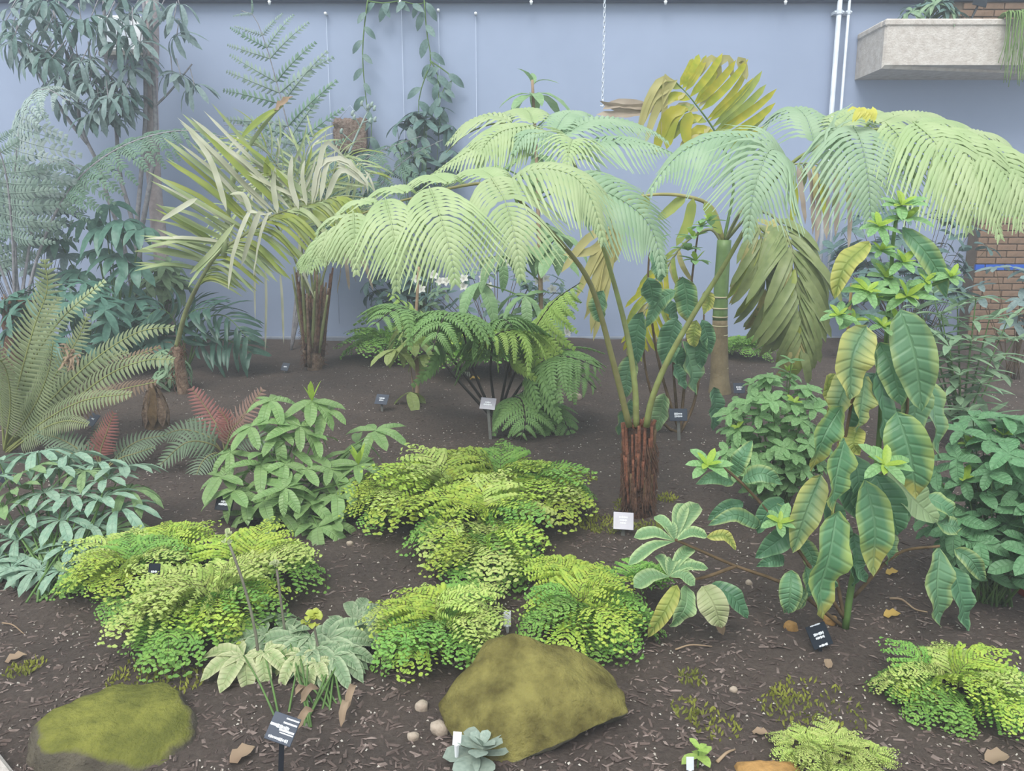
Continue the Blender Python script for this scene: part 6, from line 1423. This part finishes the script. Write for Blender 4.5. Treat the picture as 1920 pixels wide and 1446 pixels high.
# ------------------------------------------------------------------ litter on the soil
def litter(name, label, n, smin, smax, mat, seed, ymax=7.5, power=2.0, flat=.25, lng=2.5):
    r = random.Random(seed); mb = MB()
    for k in range(n):
        y = 1.75 + (ymax - 1.75) * r.random() ** power; hw = y * .72 + .4; x = r.uniform(-hw, hw)
        s = r.uniform(smin, smax); z = gz(x, y)
        e = Matrix.Rotation(r.uniform(0, 6.28), 3, 'Z') @ Matrix.Rotation(r.uniform(-.5, .5), 3, 'X')
        l = s * r.uniform(1, lng); w = s * r.uniform(.5, 1); h = s * flat
        c = Vector((x, y, z + h * .5 + .003))
        q = [Vector((-l, -w * r.uniform(.3, 1), -h)), Vector((l, -w * r.uniform(.2, 1), -h)), Vector((l * r.uniform(.6, 1), w * r.uniform(.3, 1), -h)), Vector((-l * r.uniform(.6, 1), w * r.uniform(.3, 1), -h)), Vector((0, 0, h))]
        mb.add([c + e @ v for v in q], [(0, 1, 4), (1, 2, 4), (2, 3, 4), (3, 0, 4)])
    o = mb.build(name, mat, None, None, False); tag(o, label, 'mulch', kind='stuff')
litter('bark_mulch', 'dark brown bark chips scattered over the soil', 16000, .003, .0105, M['chip'], 1, 7.5, 1.8)
litter('pale_wood_chips', 'paler wood chips scattered over the front of the bed', 4500, .003, .0095, M['chipl'], 2, 5.5, 1.8)
litter('pale_grit', 'tiny pale grit specks on the soil', 4200, .0022, .0052, M['perlite'], 3, 7.6, 1.15, .6, 1.3)
def fallen(label, px, py, L, yaw, mat, w=.28, cat='fallen leaf', curl=.25):
    b = G(px, py, .006); mb = MB(); d = Vector((math.cos(yaw), math.sin(yaw), 0))
    blade(mb, [Vector((0, 0, 0)) - d * L / 2, Vector((0, 0, curl * L * .5)), d * L / 2 + Vector((0, 0, .01))], L * w, Vector((0, -.2, 1)), 6, .4, OVAL, .3, 5)
    o = mb.build('fallen_leaf', mat); o.location = b; tag(o, label, cat, 'fallen leaves on the soil')
fallen('tan fallen leaf behind the hellebore below the pale maidenhair', 482, 1226, .1, .4, M['deadleaf'], .3)
fallen('tan fallen leaf left of the streaked label', 455, 1422, .085, .9, M['deadleaf'])
fallen('brown curled leaf in the bottom right corner', 1868, 1428, .08, .2, M['deadleaf'])
fallen('white fallen petal left of the pale glossy label', 872, 706, .13, 2.4, M['petal'])
fallen('yellow fallen leaf beside the white petal', 890, 713, .1, -.2, M['yellowleaf'])
fallen('dry leaf below the black label on the right foreground', 1552, 1250, .05, 1.3, M['deadleaf'])
fallen('yellowish dry leaf in the shade under the big-leaved plant', 1672, 1158, .07, .1, M['yellowleaf'])
fallen('pale curled leaf under the big-leaved plant left of the single green leaf', 1672, 1078, .06, .2, M['yellowleaf'])
fallen('small dry leaf on the bare soil near the seedling', 1425, 1380, .05, -.5, M['deadleaf'])
fallen('brown dry leaf among the chips in the lower left', 30, 1240, .07, .6, M['deadleaf'])
def twig(label, pts, r):
    pp = [G(a, b_, .008 + .01 * (i % 2)) for i, (a, b_) in enumerate(pts)]; mb = MB(); o0 = pp[0].copy(); tube(mb, pp, r, r * .5, 5, 10); o = mb.build('twig', M['palestem'], None, o0); o.location = o0; tag(o, label, 'twig', 'twigs on the soil')
twig('pale twig lying in the shade right of the black label', [(1668, 1126), (1690, 1132), (1715, 1146), (1738, 1156)], .006)
twig('straight dry twig below the felted pale-edged leaves', [(1266, 1222), (1295, 1218), (1335, 1216)], .004)
twig('short dry twig beside the seedling', [(1344, 1434), (1362, 1422), (1378, 1410)], .006)
twig('dry twig lying on the flat mossy stone', [(92, 1350), (118, 1342), (142, 1334)], .004)
twig('thin twig in the chips at the left edge', [(5, 1172), (25, 1180), (45, 1192)], .004)
def moss_tuft(label, spots, seed):
    r = random.Random(seed); b = G(*spots[0][:2]); mb = MB()
    for (px, py, rad, n) in spots:
        c = G(px, py)
        for k in range(n):
            a = r.uniform(0, 6.28); q = rad * math.sqrt(r.random()); x, y = c.x + math.cos(a) * q, c.y + math.sin(a) * q; p = Vector((x, y, gz(x, y)))
            e = p + Vector((r.uniform(-.015, .015), r.uniform(-.015, .015), r.uniform(.006, .024))); blade(mb, [p, e], .004, Vector((r.uniform(-1, 1), -1, .3)), 2, .2, OVAL, 0, 3)
    o = mb.build('moss_tufts', M['mosspatch'], None, b); o.location = b; tag(o, label, 'moss', kind='stuff')
moss_tuft('olive moss tufts around the foot of the tree fern trunk', [(1130, 985, .12, 260), (1215, 990, .08, 120), (1250, 935, .06, 90), (1180, 950, .1, 120)], 1)
moss_tuft('sparse moss and seedling tufts on the right foreground soil', [(1470, 1305, .05, 60), (1530, 1330, .16, 160), (1290, 1330, .06, 60), (1340, 1360, .08, 90), (1300, 1275, .05, 50), (1540, 1390, .12, 90), (1480, 1330, .1, 70)], 2)
moss_tuft('mossy weeds on the soil at the left edge', [(45, 1255, .06, 70), (60, 1250, .05, 40), (270, 1270, .12, 200), (330, 1280, .1, 100)], 3)
moss_tuft('thin grass seedling right of the largest maidenhair fern', [(1110, 900, .03, 16)], 4)
# ------------------------------------------------------------------ thin scatter volume, added to imitate lens veiling
mt = bpy.data.materials.new('lens_veil'); mt.use_nodes = True; nt = mt.node_tree
for n in list(nt.nodes):
    if n.type == 'BSDF_PRINCIPLED': nt.nodes.remove(n)
vsn = nt.nodes.new('ShaderNodeVolumeScatter'); vsn.inputs['Density'].default_value = 0.0115; vsn.inputs['Color'].default_value = (0.92, 0.96, 1.0, 1)
nt.links.new(vsn.outputs[0], nt.nodes['Material Output'].inputs['Volume'])
mb = MB(); box(mb, (0, 3.2, 2.3), (17.6, 11.5, 4.5)); o = mb.build('lens_veil_haze', mt, None, None, False)
tag(o, 'faint haze volume added to imitate lens veiling', 'haze', kind='stuff')
